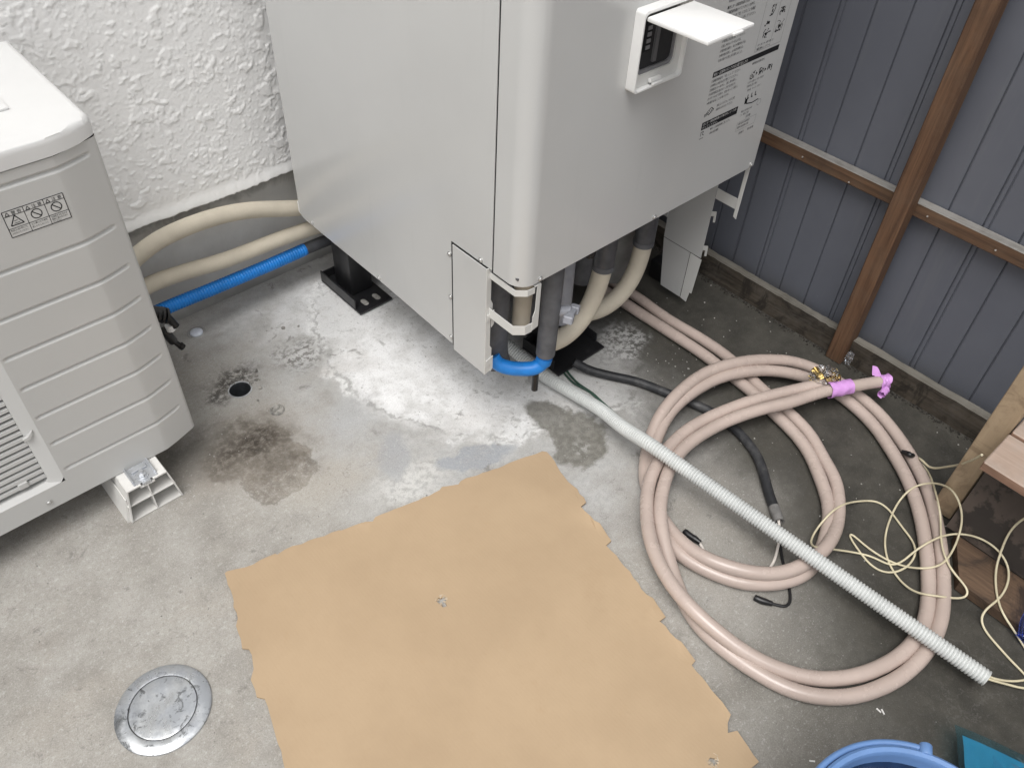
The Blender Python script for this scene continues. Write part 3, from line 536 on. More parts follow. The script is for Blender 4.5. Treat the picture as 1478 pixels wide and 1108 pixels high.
# cast metal cover
t = NT('worn_galvanised_cover')
c = t.mix(t.mr(t.noise(22, 6, .65), .38, .62), (.66, .68, .70), (.40, .42, .45))
c = t.mix(t.mr(t.noise(60, 5, .7, .5), .56, .66, 0, .8), c, (.13, .135, .14))
c = t.mix(t.mr(t.math('ADD', t.math('MULTIPLY', t.sep()[0], -5.), t.noise(26, 5, .7)), .72, .95, 0, .75), c, (.10, .105, .11))
t.set('Base Color', c); t.set('Metallic', t.mr(t.noise(22, 6, .65), .4, .6, .85, .5)); t.set('Roughness', t.mr(t.noise(34, 5, .6), .3, .7, .22, .5))
t.bump(t.math('ADD', t.noise(40, 4), t.math('MULTIPLY', t.noise(300, 3), .3)), .25, .0012)
M['cover'] = t.m

# fence sheet
t = NT('slate_grey_siding')
c = t.mix(t.mr(t.noise(2.2, 5, .6), .3, .7), (.108, .115, .138), (.131, .139, .164))
c = t.mix(t.mr(t.noise(1.0, 5, .6, .2, t.scale(40, 40, 2.4)), .55, .78, 0, .35), c, (.16, .165, .175))
sp = mul(t.mr(t.voro(38), .015, .04, 1, 0), t.mr(t.noise(5, 3), .5, .6))
c = t.mix(mul(sp, .6), c, (.35, .35, .34))
lo = t.mr(t.math('ADD', t.sep()[2], t.math('MULTIPLY', t.noise(11, 4), .12)), .05, .17, .5, 0)
c = t.mix(lo, c, (.13, .125, .115))
t.set('Base Color', c); t.set('Roughness', .48); t.set('Specular IOR Level', .4)
t.bump(t.math('ADD', t.math('MULTIPLY', t.noise(8, 3), 1.2), t.math('MULTIPLY', t.noise(600, 2), .2)), .22, .0016)
M['siding'] = t.m
M['wood_post'] = wood('reddish_post_wood', (.160, .088, .050), (.075, .040, .024), 2, grey=(.14, .095, .065), gamt=.35)
M['wood_rail'] = wood('reddish_rail_wood', (.150, .085, .049), (.068, .040, .026), 1, grey=(.14, .10, .07), gamt=.35)
M['wood_rail_top'] = wood('weathered_rail_top', (.235, .222, .205), (.13, .122, .112), 1, grey=(.28, .275, .265), gamt=.6)
M['wood_base'] = wood('rotted_base_board', (.095, .078, .060), (.032, .026, .020), 1, grey=(.16, .145, .128), gamt=.3, stain=(.026, .022, .018))
M['wood_base_top'] = wood('grey_base_board_top', (.165, .152, .13), (.09, .082, .068), 1, grey=(.21, .2, .18), gamt=.5)
M['wood_leg'] = wood('pale_leg_wood', (.40, .305, .205), (.33, .245, .16), 2, k=.5, stain=(.24, .175, .115))
M['wood_tread'] = wood('pinkish_tread_wood', (.42, .32, .26), (.33, .25, .20), 1, k=.6, grey=(.36, .32, .29), gamt=.5)
M['wood_tread_edge'] = wood('tread_edge_wood', (.33, .205, .145), (.22, .13, .09), 1, k=.8)
M['wood_low'] = wood('low_plank_wood', (.155, .10, .064), (.075, .048, .033), 1, stain=(.04, .03, .024))
M['wood_riser'] = plain('damp_riser_board', (.075, .058, .048), .7, .25, 7, dirt=(.02, .017, .015), ds=10, dlo=.5, dhi=.56, damt=.8, grain=.3, gs=120)

# ================================================================ THE SETTING
# ground: one sheet with a drain bore through it
HOLE = (.459, 1.335); HR = .0255
bm = bmesh.new()
n = 32
ringv = [bm.verts.new((HOLE[0] + HR * math.cos(2 * math.pi * k / n), HOLE[1] + HR * math.sin(2 * math.pi * k / n), 0)) for k in range(n)]
def sq(s):
    o = []
    for k in range(n):
        a = 2 * math.pi * k / n; m_ = max(abs(math.cos(a)), abs(math.sin(a)))
        o.append(bm.verts.new((HOLE[0] + s * math.cos(a) / m_, HOLE[1] + s * math.sin(a) / m_, 0)))
    return o
prev = ringv
for s in (.06, .4, 2., 40.):
    cur = sq(s)
    for k in range(n): bm.faces.new((prev[k], prev[(k + 1) % n], cur[(k + 1) % n], cur[k]))
    prev = cur
o = obj('ground', bm, M['ground'], None, 0); o['kind'] = 'structure'; o['label'] = 'stained concrete yard floor, bleached under the tank and dark along the fence'

# house wall
wall = thing('house_wall', 'white rough stucco house wall above a grey mortar foundation', 'wall', (.6, 1.62, 0))
YW = 1.615
nx, nz = 640, 420
x0, x1, zb, zt = -.25, 1.25, .289, 1.25
gx = np.linspace(x0, x1, nx); gz_ = np.linspace(zb, zt, nz)
X, Z = np.meshgrid(gx, gz_)
Hh = np.zeros_like(X)
dx = (x1 - x0) / (nx - 1); dz = (zt - zb) / (nz - 1)
wa = vnoise(X.shape, (90, 140), 3) - .5; wb = vnoise(X.shape, (90, 140), 4) - .5
wc = vnoise(X.shape, (200, 310), 5) - .5; wd = vnoise(X.shape, (200, 310), 6) - .5
rs = np.random.RandomState(11)
def stamp(cx, cz, a, b, th, h, flat):
    r = a * 1.7 + .004
    i0, i1 = int((cz - r - zb) / dz), int((cz + r - zb) / dz) + 1; j0, j1 = int((cx - r - x0) / dx), int((cx + r - x0) / dx) + 1
    i0, j0 = max(i0, 0), max(j0, 0); i1, j1 = min(i1, nz), min(j1, nx)
    if i1 <= i0 or j1 <= j0: return
    u = X[i0:i1, j0:j1] - cx; v = Z[i0:i1, j0:j1] - cz
    k = min(1., a / .012)
    u = u + k * (wa[i0:i1, j0:j1] * .016 + wc[i0:i1, j0:j1] * .006); v = v + k * (wb[i0:i1, j0:j1] * .016 + wd[i0:i1, j0:j1] * .006)
    p = (u * math.cos(th) + v * math.sin(th)) / a; q = (-u * math.sin(th) + v * math.cos(th)) / b
    d = 1 - np.sqrt(p * p + q * q)
    e = np.clip(d / flat, 0, 1); e = e * e * (3 - 2 * e)
    Hh[i0:i1, j0:j1] = np.maximum(Hh[i0:i1, j0:j1], e * h)
area = (x1 - x0) * (zt - zb)
for _ in range(int(7500 * area)):
    a = rs.uniform(.0022, .005); stamp(rs.uniform(x0, x1), rs.uniform(zb + .03, zt), a, a * rs.uniform(.5, 1), rs.uniform(0, 3.14), rs.uniform(.0007, .0015), .7)
for _ in range(int(1250 * area)):
    a = rs.uniform(.005, .010); stamp(rs.uniform(x0, x1), rs.uniform(zb + .03, zt), a, a * rs.uniform(.35, .9), rs.normal(.7, .8), rs.uniform(.0011, .0019), .30)
for _ in range(int(300 * area)):
    a = rs.uniform(.010, .021); cx, cz = rs.uniform(x0, x1), rs.uniform(zb + .04, zt); th = rs.normal(.7, .8)
    stamp(cx, cz, a, a * rs.uniform(.28, .6), th, rs.uniform(.0016, .0025), .22)
    if rs.rand() < .5: stamp(cx + rs.normal(0, .009), cz + rs.normal(0, .009), a * .6, a * .3, th + rs.uniform(.5, 1.5), rs.uniform(.0015, .0024), .35)
Hh *= .82
Hh += (vnoise(X.shape, (240, 380), 8) - .5) * .0005 + (vnoise(X.shape, (30, 46), 9) - .5) * .0005
# thicker lip along the bottom, ragged edge
lip = np.clip((zb + .034 - Z) / .034, 0, 1); lip = lip * lip * (3 - 2 * lip)
Hh = Hh * (1 - .75 * lip) + lip * (.006 + .0014 * (vnoise(X.shape, (40, 160), 12) - .5))
rag = (np.interp(gx, np.linspace(x0, x1, 260), rs.normal(0, .0011, 260)) + .0015 * np.sin(gx * 17))[None, :]
Zr = Z + rag * np.clip((zb + .03 - Z) / .03, 0, 1)
Yp = YW - Hh
Yp[0, :] = YW + .024
me = grid_mesh('plaster_coat', X, Yp, Zr)
link('plaster_coat', me, M['stucco'], wall)
bm = bmesh.new()
box(bm, -6, x0, YW, YW + .2, zb, 5.2); box(bm, x1, 5, YW, YW + .2, zb, 5.2); box(bm, x0, x1, YW, YW + .2, zt, 5.2); box(bm, x0 - .01, x1 + .01, YW + .024, YW + .19, zb + .004, zt + .004)
obj('upper_plaster', bm, M['stucco_far'], wall, 0)
obj('foundation', B(-6, 5, 1.638, 1.80, -.05, zb + .002), M['foundation'], wall, 0)

# fence
XS = 1.656
fence = thing('fence', 'slate grey metal sheet fence on brown wooden post and rails', 'fence', (1.65, .5, 0))
def siding(y_hi, n_ribs, pitch, name):
    prof = []  # (y, dx): dx towards the yard is negative
    y = y_hi
    for k in range(n_ribs):
        prof += [(y, 0), (y - .0015, .0045), (y - .0035, .0045), (y - .0048, -.0006)]
        if k % 3 == 1: prof += [(y - .0115, -.0006), (y - .0125, .003), (y - .0142, .003), (y - .0155, 0)]
        prof += [(y - pitch + .001, 0)]
        y -= pitch
    bm = bmesh.new()
    cols = []
    for (yy, d) in prof:
        cols.append([bm.verts.new((XS + d, yy, zz)) for zz in (-.02, .45, 1.9)])
    for a, b in zip(cols, cols[1:]):
        for k in range(2): bm.faces.new((a[k], b[k], b[k + 1], a[k + 1]))
    return obj(name, bm, M['siding'], fence, 20)
pit = .0729
siding(.891 + pit * 10, 10, pit, 'metal_sheet')
siding(.891, 10, pit, 'metal_sheet')
for s in range(1, 4): siding(.891 - pit * 10 * s, 10, pit, 'metal_sheet')
obj('backing_sheet', B(XS + .009, XS + .014, -2.1, 1.64, -.02, 1.9), M['siding'], fence, 0)
def two_tone(name, b, m1, m2, parent, cond, jit=0., cuts=0):
    bm = b
    if cuts:
        es = [e for e in bm.edges if abs((e.verts[0].co - e.verts[1].co).y) > .3]
        bmesh.ops.subdivide_edges(bm, edges=es, cuts=cuts, use_grid_fill=True)
        for v in bm.verts: v.co += Vector((random.uniform(-1, 1), 0, random.uniform(-1, 1))) * jit
    bm.normal_update()
    for f in bm.faces: f.material_index = 1 if cond(f) else 0
    o = obj(name, bm, None, parent, 35); o.data.materials.append(m1); o.data.materials.append(m2); return o
up = lambda f: f.normal.z > .7
two_tone('rail', B(1.630, 1.6545, -2.1, 1.60, .403, .435, .002, 1), M['wood_rail'], M['wood_rail_top'], fence, up)
two_tone('rail', B(1.630, 1.6545, -2.1, 1.60, 1.20, 1.24, .002, 1), M['wood_rail'], M['wood_rail_top'], fence, up)
for y0_, y1_ in ((-2.1, .503), (.546, 1.60)):
    two_tone('base_board', B(1.606, 1.629, y0_, y1_, -.01, .068, 0, 1), M['wood_base'], M['wood_base_top'], fence, up, .0010, 90)
for yy, zt_ in ((.504, 1.95), (-.90, 1.95)):
    obj('post', B(1.586, 1.628, yy, yy + .041, .0, zt_, .0025, 1), M['wood_post'], fence, 30)
for (yy, zz) in ((.775, .418), (.655, .412), (.475, .42), (.33, .418)):
    bm = cyl(bmesh.new(), (1.624, yy, zz), .0011, .018, (1, .3, -.6), 8); cyl(bm, (1.6165, yy - .0022, zz + .0045), .0019, .0012, (1, .3, -.6), 10)
    obj('nail', bm, M['nail'], fence)

# unseen block beyond the fence, added to cut sky light on the right
nb = tag(obj('sky_blocker', B(2.5, 8, -7, 9, -.05, 5.5), M['stucco_far'], None, 0), 'unseen pale block beyond the metal fence, added to cut sky light', 'light blocker')

# ================================================================ HOT WATER TANK
XL, XR, YF, YB = .780, 1.4515, .790, 1.545
ZB, ZT = .456, 1.90
tank = thing('water_heater_tank', 'tall pale grey water heater tank with open control hatch, on black legs', 'water heater', (1.116, 1.17, 0))
# left side panel with its lower skirt
fnx = lambda u, v, d: (XL + d, u, v)
bm = prism(bmesh.new(), [(YB, .226), (YB, ZT), (.8640, ZT), (.8640, .4585), (.9695, .4585), (.9695, .206), (1.2, .214), (1.525, .214), (1.538, .217)], fnx, 0, .0015)
obj('side_panel', bm, M['tank'], tank, 30)
fnr = lambda u, v, d: (XR - d, u, v)
bm = prism(bmesh.new(), [(YB, .226), (YB, ZT), (.8625, ZT), (.8625, .4585), (.980, .4585), (.980, .226)], fnr, 0, .0015)
obj('side_panel', bm, M['tank'], tank, 30)
# front cover: U of sheet with rounded corners
def arc(cx, cy, r, a0, a1, n):
    return [(cx + r * math.cos(R(a0 + (a1 - a0) * k / n)), cy + r * math.sin(R(a0 + (a1 - a0) * k / n))) for k in range(n + 1)]
rc = .033
path = [(XL, .860)] + arc(XL + rc, YF + rc, rc, 180, 270, 14) + arc(XR - .010, YF + .010, .010, 270, 360, 6) + [(XR, .860)]
inn = [(XL + .0016, .860)] + arc(XL + rc, YF + rc, rc - .0016, 180, 270, 14) + arc(XR - .010, YF + .010, .0084, 270, 360, 6) + [(XR - .0016, .860)]
def shell(bm, outer, inner, z0, z1, lip=.0):
    a0 = [bm.verts.new((x, y, z0)) for x, y in outer]; a1 = [bm.verts.new((x, y, z1)) for x, y in outer]
    b0 = [bm.verts.new((x, y, z0)) for x, y in inner]; b1 = [bm.verts.new((x, y, z1)) for x, y in inner]
    n = len(outer)
    for i in range(n - 1):
        bm.faces.new((a0[i], a0[i + 1], a1[i + 1], a1[i])); bm.faces.new((b0[i + 1], b0[i], b1[i], b1[i + 1]))
        bm.faces.new((a0[i + 1], a0[i], b0[i], b0[i + 1])); bm.faces.new((a1[i], a1[i + 1], b1[i + 1], b1[i]))
    bm.faces.new((a0[0], a1[0], b1[0], b0[0])); bm.faces.new((a1[-1], a0[-1], b0[-1], b1[-1]))
    return bm
bm = shell(bmesh.new(), path, inn, ZB, ZT)
fc = obj('front_cover', bm, M['tank'], tank, 30)
# top cap, floor pan and the dark drum inside
obj('top_cap', B(XL - .003, XR + .003, YF - .003, YB + .003, ZT + .001, ZT + .05, .012, 3), M['tank'], tank, 35)
obj('rear_panel', B(XL + .003, XR - .003, YB - .003, YB - .0005, .47, ZT), M['tank'], tank, 0)
obj('floor_pan', B(XL + .004, XR - .004, YF + .012, YB - .005, .470, .474), M['dark_metal'], tank, 0)
bm = cyl(bmesh.new(), (1.15, 1.21, .39), .225, .155, (0, 0, 1), 40, None, .03)
obj('drum_bottom', bm, M['foam_grey'], tank, 40)
obj('seam_strip', B(XL + .004, XL + .012, .852, .872, .462, ZT), M['dark'], tank, 0)
# access panel on the left side with folded edge and hooks
bm = B(XL - .0042, XL - .0028, .873, .9675, .199, .4575, .0004, 1)
ap = obj('access_panel', bm, M['tank'], tank, 30)
bm = prism(bmesh.new(), [(0, .199), (.016, .2035), (.016, .262), (.0115, .27), (.0115, .352), (.016, .360), (.016, .372), (.011, .384), (.011, .4575), (0, .4575)], lambda u, v, d: (XL - .0042 + u, .8728 - d, v), 0, .0013)
obj('folded_edge', bm, M['bracket'], ap, 30)
for zz in (.352, .236):
    bm = prism(bmesh.new(), [(0, 0), (.017, .006), (.017, -.028), (.011, -.034), (.011, -.012), (0, -.016)], lambda u, v, d, zz=zz: (XL - .003 + u, .8705 - d, zz + v), 0, .0014)
    obj('hook', bm, M['bracket'], ap, 30)
obj('edge_groove', B(XL - .0008, XL - .0003, .9678, .9748, .205, .4588), M['dark'], ap, 0)
# corner brackets (bent strip, two rails and an upright)
def bracket(sx, x0, pts, up_x0, up_x1, y_up, z_hi, z_lo, y_end):
    root = None
    def strip(poly, z0, z1, th=.0016):
        bm = bmesh.new(); P_ = [Vector((x, y, 0)) for x, y in poly]
        N_ = []
        for i in range(len(P_)):
            d = (P_[min(i + 1, len(P_) - 1)] - P_[max(i - 1, 0)]).normalized(); N_.append(Vector((-d.y, d.x, 0)))
        A = [(bm.verts.new(p + Vector((0, 0, z0))), bm.verts.new(p + Vector((0, 0, z1)))) for p in P_]
        C = [(bm.verts.new(p + n_ * th + Vector((0, 0, z0))), bm.verts.new(p + n_ * th + Vector((0, 0, z1)))) for p, n_ in zip(P_, N_)]
        for i in range(len(P_) - 1):
            bm.faces.new((A[i][0], A[i + 1][0], A[i + 1][1], A[i][1])); bm.faces.new((C[i + 1][0], C[i][0], C[i][1], C[i + 1][1]))
            bm.faces.new((A[i + 1][0], A[i][0], C[i][0], C[i + 1][0])); bm.faces.new((A[i][1], A[i + 1][1], C[i + 1][1], C[i][1]))
        bm.faces.new((A[0][0], A[0][1], C[0][1], C[0][0])); bm.faces.new((A[-1][1], A[-1][0], C[-1][0], C[-1][1]))
        return bm
    return strip
strip = bracket(1, 0, None, 0, 0, 0, 0, 0, 0)
br = obj('corner_bracket', strip([(XL + .003, .8715), (XL + .003, .806), (.800, .7915), (.8165, .7905)], .4345, .4475), M['bracket'], tank, 20)
obj('lower_rail', strip([(XL + .003, .8715), (XL + .003, .8065), (.800, .7920), (.8165, .7910)], .345, .3655), M['bracket'], br, 20)
bm = prism(bmesh.new(), [(.8155, .349), (.8300, .352), (.8305, .4485), (.8215, .4485), (.8205, .393), (.8155, .380)], lambda u, v, d: (u, .7896 + d, v), 0, .0016)
obj('upright', bm, M['bracket'], br, 20)
obj('tab', B(.8155, .8300, .7896, .8015, .4490, .4506), M['bracket'], br, 0)
# right-hand lower cover and bracket
lc = obj('leg_cover', prism(bmesh.new(), [(.864, .170), (.866, .456), (.985, .456), (.979, .170)], lambda u, v, d: (XR + d, u, v), 0, .0014), M['tank'], tank, 20)
obj('lower_plate', prism(bmesh.new(), [(.8965, .031), (.8965, .1675), (.979, .1675), (.960, .031)], lambda u, v, d: (XR + d, u, v), .0003, .0016), M['tank'], lc, 20)
obj('edge_plate', prism(bmesh.new(), [(.876, .028), (.872, .060), (.866, .06), (.861, .166), (.8945, .1675), (.8945, .031)], lambda u, v, d: (XR + d, u, v), .0003, .0016), M['bracket'], lc, 20)
for zz in (.30, .205):
    obj('hook', prism(bmesh.new(), [(.866, zz), (.853, zz + .006), (.851, zz - .022), (.856, zz - .024), (.857, zz - .008), (.866, zz - .012)], lambda u, v, d: (XR + d, u, v), .0002, .0018), M['bracket'], lc, 20)
br2 = obj('corner_bracket', B(XR - .0005, XR + .001, .806, .864, .336, .362), M['bracket'], tank, 0)
obj('upright', prism(bmesh.new(), [(.7995, .316), (.8075, .319), (.8075, .444), (.7985, .446)], lambda u, v, d: (XR - .003 + d, u, v), 0, .0016), M['bracket'], br2, 20)
obj('tab', B(1.437, XR - .0013, .7985, .8095, .4463, .4478), M['bracket'], br2, 0)
# screws
def screw_at(p, axis, parent, r=.0042):
    bm = cyl(bmesh.new(), (0, 0, .0008), r * 1.25, .0016, (0, 0, 1), 14)
    cyl(bm, (0, 0, .0026), r, .0022, (0, 0, 1), 14, r * .62)
    me = bpy.data.meshes.new('screw'); bm.to_mesh(me); bm.free(); me.materials.append(M['screw'])
    for q in me.polygons: q.use_smooth = True
    me.set_sharp_from_angle(angle=R(50))
    return me
scr = {}
for ax in ((-1, 0, 0), (0, -1, 0)):
    me = screw_at(None, ax, None); me.transform(Vector(ax).to_track_quat('Z', 'Y').to_matrix().to_4x4()); scr[ax] = me
def screw(p, ax, parent):
    o = bpy.data.objects.new('screw', scr[ax]); COL.objects.link(o); o.parent = parent; o.location = Vector(p) - root_of(parent)
for y_, z_ in ((.981, .427), (.979, .327), (.979, .223), (.893, .464), (1.227, .222), (1.492, .222)): screw((XL, y_, z_), (-1, 0, 0), tank)
for x_, z_ in ((.826, .4625), (1.126, .4625), (1.433, .4625)): screw((x_, YF, z_), (0, -1, 0), tank)
for x_ in (.826, 1.126): pass
obj('corner_stay', prism(bmesh.new(), [(1.538, .217), (1.552, .222), (1.552, .250), (1.545, .250)], lambda u, v, d: (XL + d, u, v), .001, .004), M['white_plastic'], tank, 20)
# control hatch: frame, recess, open door
bx0, bx1, bz0, bz1 = .983, 1.098, .756, .882
yo = .771
def rrect(x0, x1, z0, z1, r, n=5):
    return arc(x1 - r, z1 - r, r, 0, 90, n) + arc(x0 + r, z1 - r, r, 90, 180, n) + arc(x0 + r, z0 + r, r, 180, 270, n) + arc(x1 - r, z0 + r, r, 270, 360, n)
def ring_prism(outer, inner, y_front, y_back):
    bm = bmesh.new(); n = len(outer)
    of = [bm.verts.new((x, y_front, z)) for x, z in outer]; ob = [bm.verts.new((x, y_back, z)) for x, z in outer]
    nf = [bm.verts.new((x, y_front, z)) for x, z in inner]; nb = [bm.verts.new((x, y_back, z)) for x, z in inner]
    for i in range(n):
        j = (i + 1) % n
        bm.faces.new((of[i], of[j], nf[j], nf[i])); bm.faces.new((ob[j], ob[i], nb[i], nb[j]))
        bm.faces.new((of[j], of[i], ob[i], ob[j])); bm.faces.new((nf[i], nf[j], nb[j], nb[i]))
    return bm
hatch = obj('control_hatch', ring_prism(rrect(bx0, bx1, bz0, bz1, .006), rrect(bx0 + .0026, bx1 - .0026, bz0 + .0026, bz1 - .0040, .008), yo, YF - .0003), M['white_plastic'], tank, 40)
obj('inner_frame', ring_prism(rrect(bx0 + .0029, bx1 - .0029, bz0 + .0029, bz1 - .0043, .008), rrect(bx0 + .012, bx1 - .016, bz0 + .022, bz1 - .010, .011), yo + .0085, YF - .0006), M['bracket'], hatch, 40)
obj('gasket', ring_prism(rrect(bx0 + .0123, bx1 - .0163, bz0 + .0223, bz1 - .0103, .011), rrect(bx0 + .017, bx1 - .020, bz0 + .028, bz1 - .013, .010), yo + .0115, YF - .0006), M['ink_grey'], hatch, 40)
obj('display', B(bx0 + .0172, bx1 - .0202, YF - .004, YF - .0004, bz0 + .0282, bz1 - .0132), M['dark'], hatch, 0)
bm = box(bmesh.new(), bx0 + .024, bx0 + .040, YF - .0065, YF - .0042, bz0 + .055, bz1 - .022, .001, 1)
obj('screen', bm, M['ink'], hatch, 30)
obj('rail_plate', B(bx0 + .048, bx0 + .056, YF - .0085, YF - .0042, bz0 + .036, bz1 - .018), M['dark_metal'], hatch, 0)
for k in range(4):
    obj('button', B(bx0 + .027, bx0 + .036, YF - .0078, YF - .0066, bz0 + .060 + k * .010, bz0 + .066 + k * .010), M['ink_grey'], hatch, 0)
bm = box(bmesh.new(), bx0 + .040, bx0 + .066, yo + .002, yo + .0082, bz0 + .007, bz0 + .013, .0008, 1)
box(bm, bx0 + .042, bx0 + .064, yo - .003, yo + .0018, bz0 + .0032, bz0 + .0075, .0008, 1)
obj('catch', bm, M['white_plastic'], hatch, 30)
bm = box(bmesh.new(), bx0 + .003, bx1 - .004, .657, yo - .001, 0, .007, .0022, 2)
box(bm, bx0 + .058, bx0 + .080, .6535, .6572, .001, .0055, .001, 1)
for v in bm.verts: v.co.z += .8685 + (yo - v.co.y) * .02
obj('hatch_door', bm, M['white_plastic'], hatch, 35)
# printed instructions on the front
fnp = lambda u, v, d: (u, YF - .0003 - d, v)
K = Ink(fnp); G = Ink(fnp); Wt = Ink(fnp)
u0 = 1.2195
def para(u, v, lines, size, lead, wmax=.112):
    for i, s_ in enumerate(lines):
        w_ = wmax * min(1., len(s_) / 24.)
        K.text(u, v - i * lead, size, s_, w_)
# upper block
K.rect(u0, .905, 1.33, .917); G.rect(u0, .838, 1.413, .8465)
Wt.text(u0 + .002, .9075, .0085, '据付工事について必ずお守りください', .10, .0002)
Wt.text(u0 + .002, .8395, .0068, 'ご使用になる前に', .045, .0002)
para(u0, .895, ['お湯の使いはじめと水の入れかた', '①専用止水栓を開けてください。', '②逃し弁のレバーを上げて満水にする。', '③排水口から水が出るまで待つ。', '④レバーを下げ、漏れを確かめる。'], .0062, .0095)
para(u0, .827, ['■逃し弁・漏電遮断器の点検', '①漏電遮断器のテストボタンを押す。', '②電源レバーが「切」になることを確認', '③電源レバーを「入」に戻してください。'], .006, .0088)
para(u0 + .006, .786, ['●タンクの水抜きと掃除のしかた', '①漏電遮断器を「切」にする。', '②専用止水栓を閉じてください。', '③逃し弁のレバーを上げる。', '④排水栓を開け、約２分間排水する。', '⑤排水栓を閉じ、止水栓を開ける。', '⑥水が出たら逃し弁を閉じること。'], .0058, .0083, .104)
# first black bar
K.rect(u0, .7095, 1.4165, .7195)
Wt.text(u0 + .003, .7115, .0074, '断水・災害時のタンクの水の取り出しかた', .098, .0002)
para(u0, .7005, ['①漏電遮断器を「切」にしてください。', '②専用止水栓を必ず閉じてください。', '③脚部カバーを外し、逃し弁を開く。', '④非常用取水栓のホースを引き出す。', '⑤バケツなどで受け、栓をゆっくり開く。', '※熱湯が出ることがあります。'], .0057, .0082)
K.line([(u0 + .006, .642), (u0 + .018, .650), (u0 + .026, .644), (u0 + .014, .636), (u0 + .006, .642)], .0012)
for k in range(4): K.line([(u0 + .009 + k * .004, .6435 + k * .0016), (u0 + .016 + k * .003, .6375 + k * .0016)], .0009)
para(u0 + .034, .646, ['飲用しないでください。やけどに注意', '高温のためさわらないでください。'], .0056, .008, .075)
para(u0, .628 + .008, ['警告'], .0065, .008, .10)
# second black bar
K.rect(u0, .6095, 1.327, .6245)
Wt.text(u0 + .003, .6182, .0055, '逃し弁・漏電遮断器の点検は年に２～３回', .099, .0002)
Wt.text(u0 + .003, .6112, .0055, '行ってください。', .045, .0002)
K.line([(u0 + .002, .597), (u0 + .002, .605), (u0 + .010, .605), (u0 + .007, .600), (u0 + .012, .597)], .0012); K.line([(u0, .592), (u0 + .012, .592)], .001)
para(u0 + .03, .601, ['●詳しくは取扱説明書をご覧ください。', '点検の内容を確認'], .0055, .0085, .08)
# right column: small line drawings
def sketch(u, v, w, h, seed):
    r_ = random.Random(seed)
    for _ in range(7):
        p = [(u + r_.random() * w, v + r_.random() * h)]
        for _ in range(r_.randint(2, 4)): p.append((min(u + w, max(u, p[-1][0] + r_.uniform(-.5, .5) * w)), min(v + h, max(v, p[-1][1] + r_.uniform(-.5, .5) * h))))
        K.line(p, r_.choice((.0007, .0009, .0016)))
    K.rect(u + w * .3, v + h * .3, u + w * .55, v + h * .6)
G.frame(1.336, .7245, 1.4165, .836, .0006); G.line([(1.382, .7245), (1.382, .836)], .0006)
for (u, v, w, h, s_) in ((1.355, .812, .02, .02, 1), (1.356, .785, .014, .018, 2), (1.350, .745, .022, .016, 3), (1.388, .748, .022, .02, 4), (1.390, .815, .012, .016, 5), (1.348, .768, .014, .008, 6), (1.388, .778, .02, .014, 9)): sketch(u, v, w, h, s_)
para(1.341, .7335, ['テストボタン', '電源レバー'], .0052, .0072, .20)
para(1.340, .7005, ['■非常用取水栓の位置と開きかた'], .0055, .008, .06)
for q in range(3):
    u = 1.343 + q * .027; sketch(u, .672, .013, .014, 20 + q)
    if q < 2: K.text(u + .017, .676, .008, '▶', .005)
para(1.340, .664, ['①カバーを開ける　②ホースを出す', '③栓を左に回して開く'], .005, .0072, .075)
para(1.345, .648, ['取水栓　ホース　バケツ'], .005, .0072, .09)
for q in range(3): K.line([(1.352 + q * .012, .640), (1.352 + q * .012, .632), (1.357 + q * .012, .632)], .0022)
K.line([(1.345, .636), (1.352, .622), (1.372, .618), (1.392, .620)], .0022); G.ring(1.397, .612, .006, .0008); K.rect(1.346, .622, 1.354, .632)
para(1.342, .606, ['排水のときは排水口へ流す', 'こと。凍結にご注意'], .005, .0072, .07)
K.text(1.362, .590, .0062, '注意', .016)
G.frame(1.339, .568, 1.40, .586, .0005)
para(1.342, .580, ['お問い合わせは販売店へ', '製造年月は銘板に記載'], .005, .0072, .085)
K.text(1.352, .558, .0055, '点検日', .016); K.text(1.380, .558, .0055, '担当者', .02)
K.text(1.022, .898, .007, '漏電しゃ断器', .034); K.text(1.022, .888, .005, '電源レバー', .024)
K.build('instruction_print', M['ink'], fc)['kind'] = 'stuff'; G.build('grey_print', M['ink_grey'], fc)['kind'] = 'stuff'; Wt.build('white_print', M['ink_white'], fc)['kind'] = 'stuff'
# legs
def leg(bx, by, w, d, fx0, fx1, fy0, fy1, slots):
    lg = obj('leg', B(bx - w / 2, bx + w / 2, by - d / 2, by + d / 2, .012, .469, .003, 2), M['black_metal'], tank, 30)
    bm = bmesh.new(); box(bm, fx0, fx1, fy0, fy1, .004, .010, .001, 1)
    box(bm, fx0, fx0 + .004, fy0 + .02, fy1, .0103, .038, .001, 1); box(bm, fx0 + .0045, fx1, fy1 - .004, fy1, .0103, .034, .001, 1)
    obj('foot_plate', bm, M['black_metal'], lg, 30)
    for k in range(slots):
        bm = bmesh.new(); sx, sy = fx0 + (fx1 - fx0) * (.34 + .36 * k), fy0 + .028
        pts = [(sx + .007 * math.cos(a) , sy + (.006 if math.sin(a) > 0 else -.006) + .007 * math.sin(a)) for a in np.linspace(0, 2 * math.pi, 16, endpoint=False)]
        prism(bm, pts, lambda u, v, d_: (u, v, d_), .0102, .0108)
        obj('slot', bm, M['crumb'], lg, 0)
leg(.862, 1.475, .062, .075, .808, .905, 1.372, 1.545, 2)
leg(1.105, 1.03, .075, .07, 1.035, 1.188, .905, 1.03, 0)
leg(1.385, 1.475, .062, .075, 1.335, 1.43, 1.372, 1.545, 0)
obj('anchor_lug', B(1.49, 1.55, .985, 1.03, .0, .055, .003, 2), M['black_metal'], tank, 30)
bm = box(bmesh.new(), 1.183, 1.187, .93, 1.0, .0105, .034, .001, 1)
obj('foot_lip', bm, M['black_metal'], tank, 30)

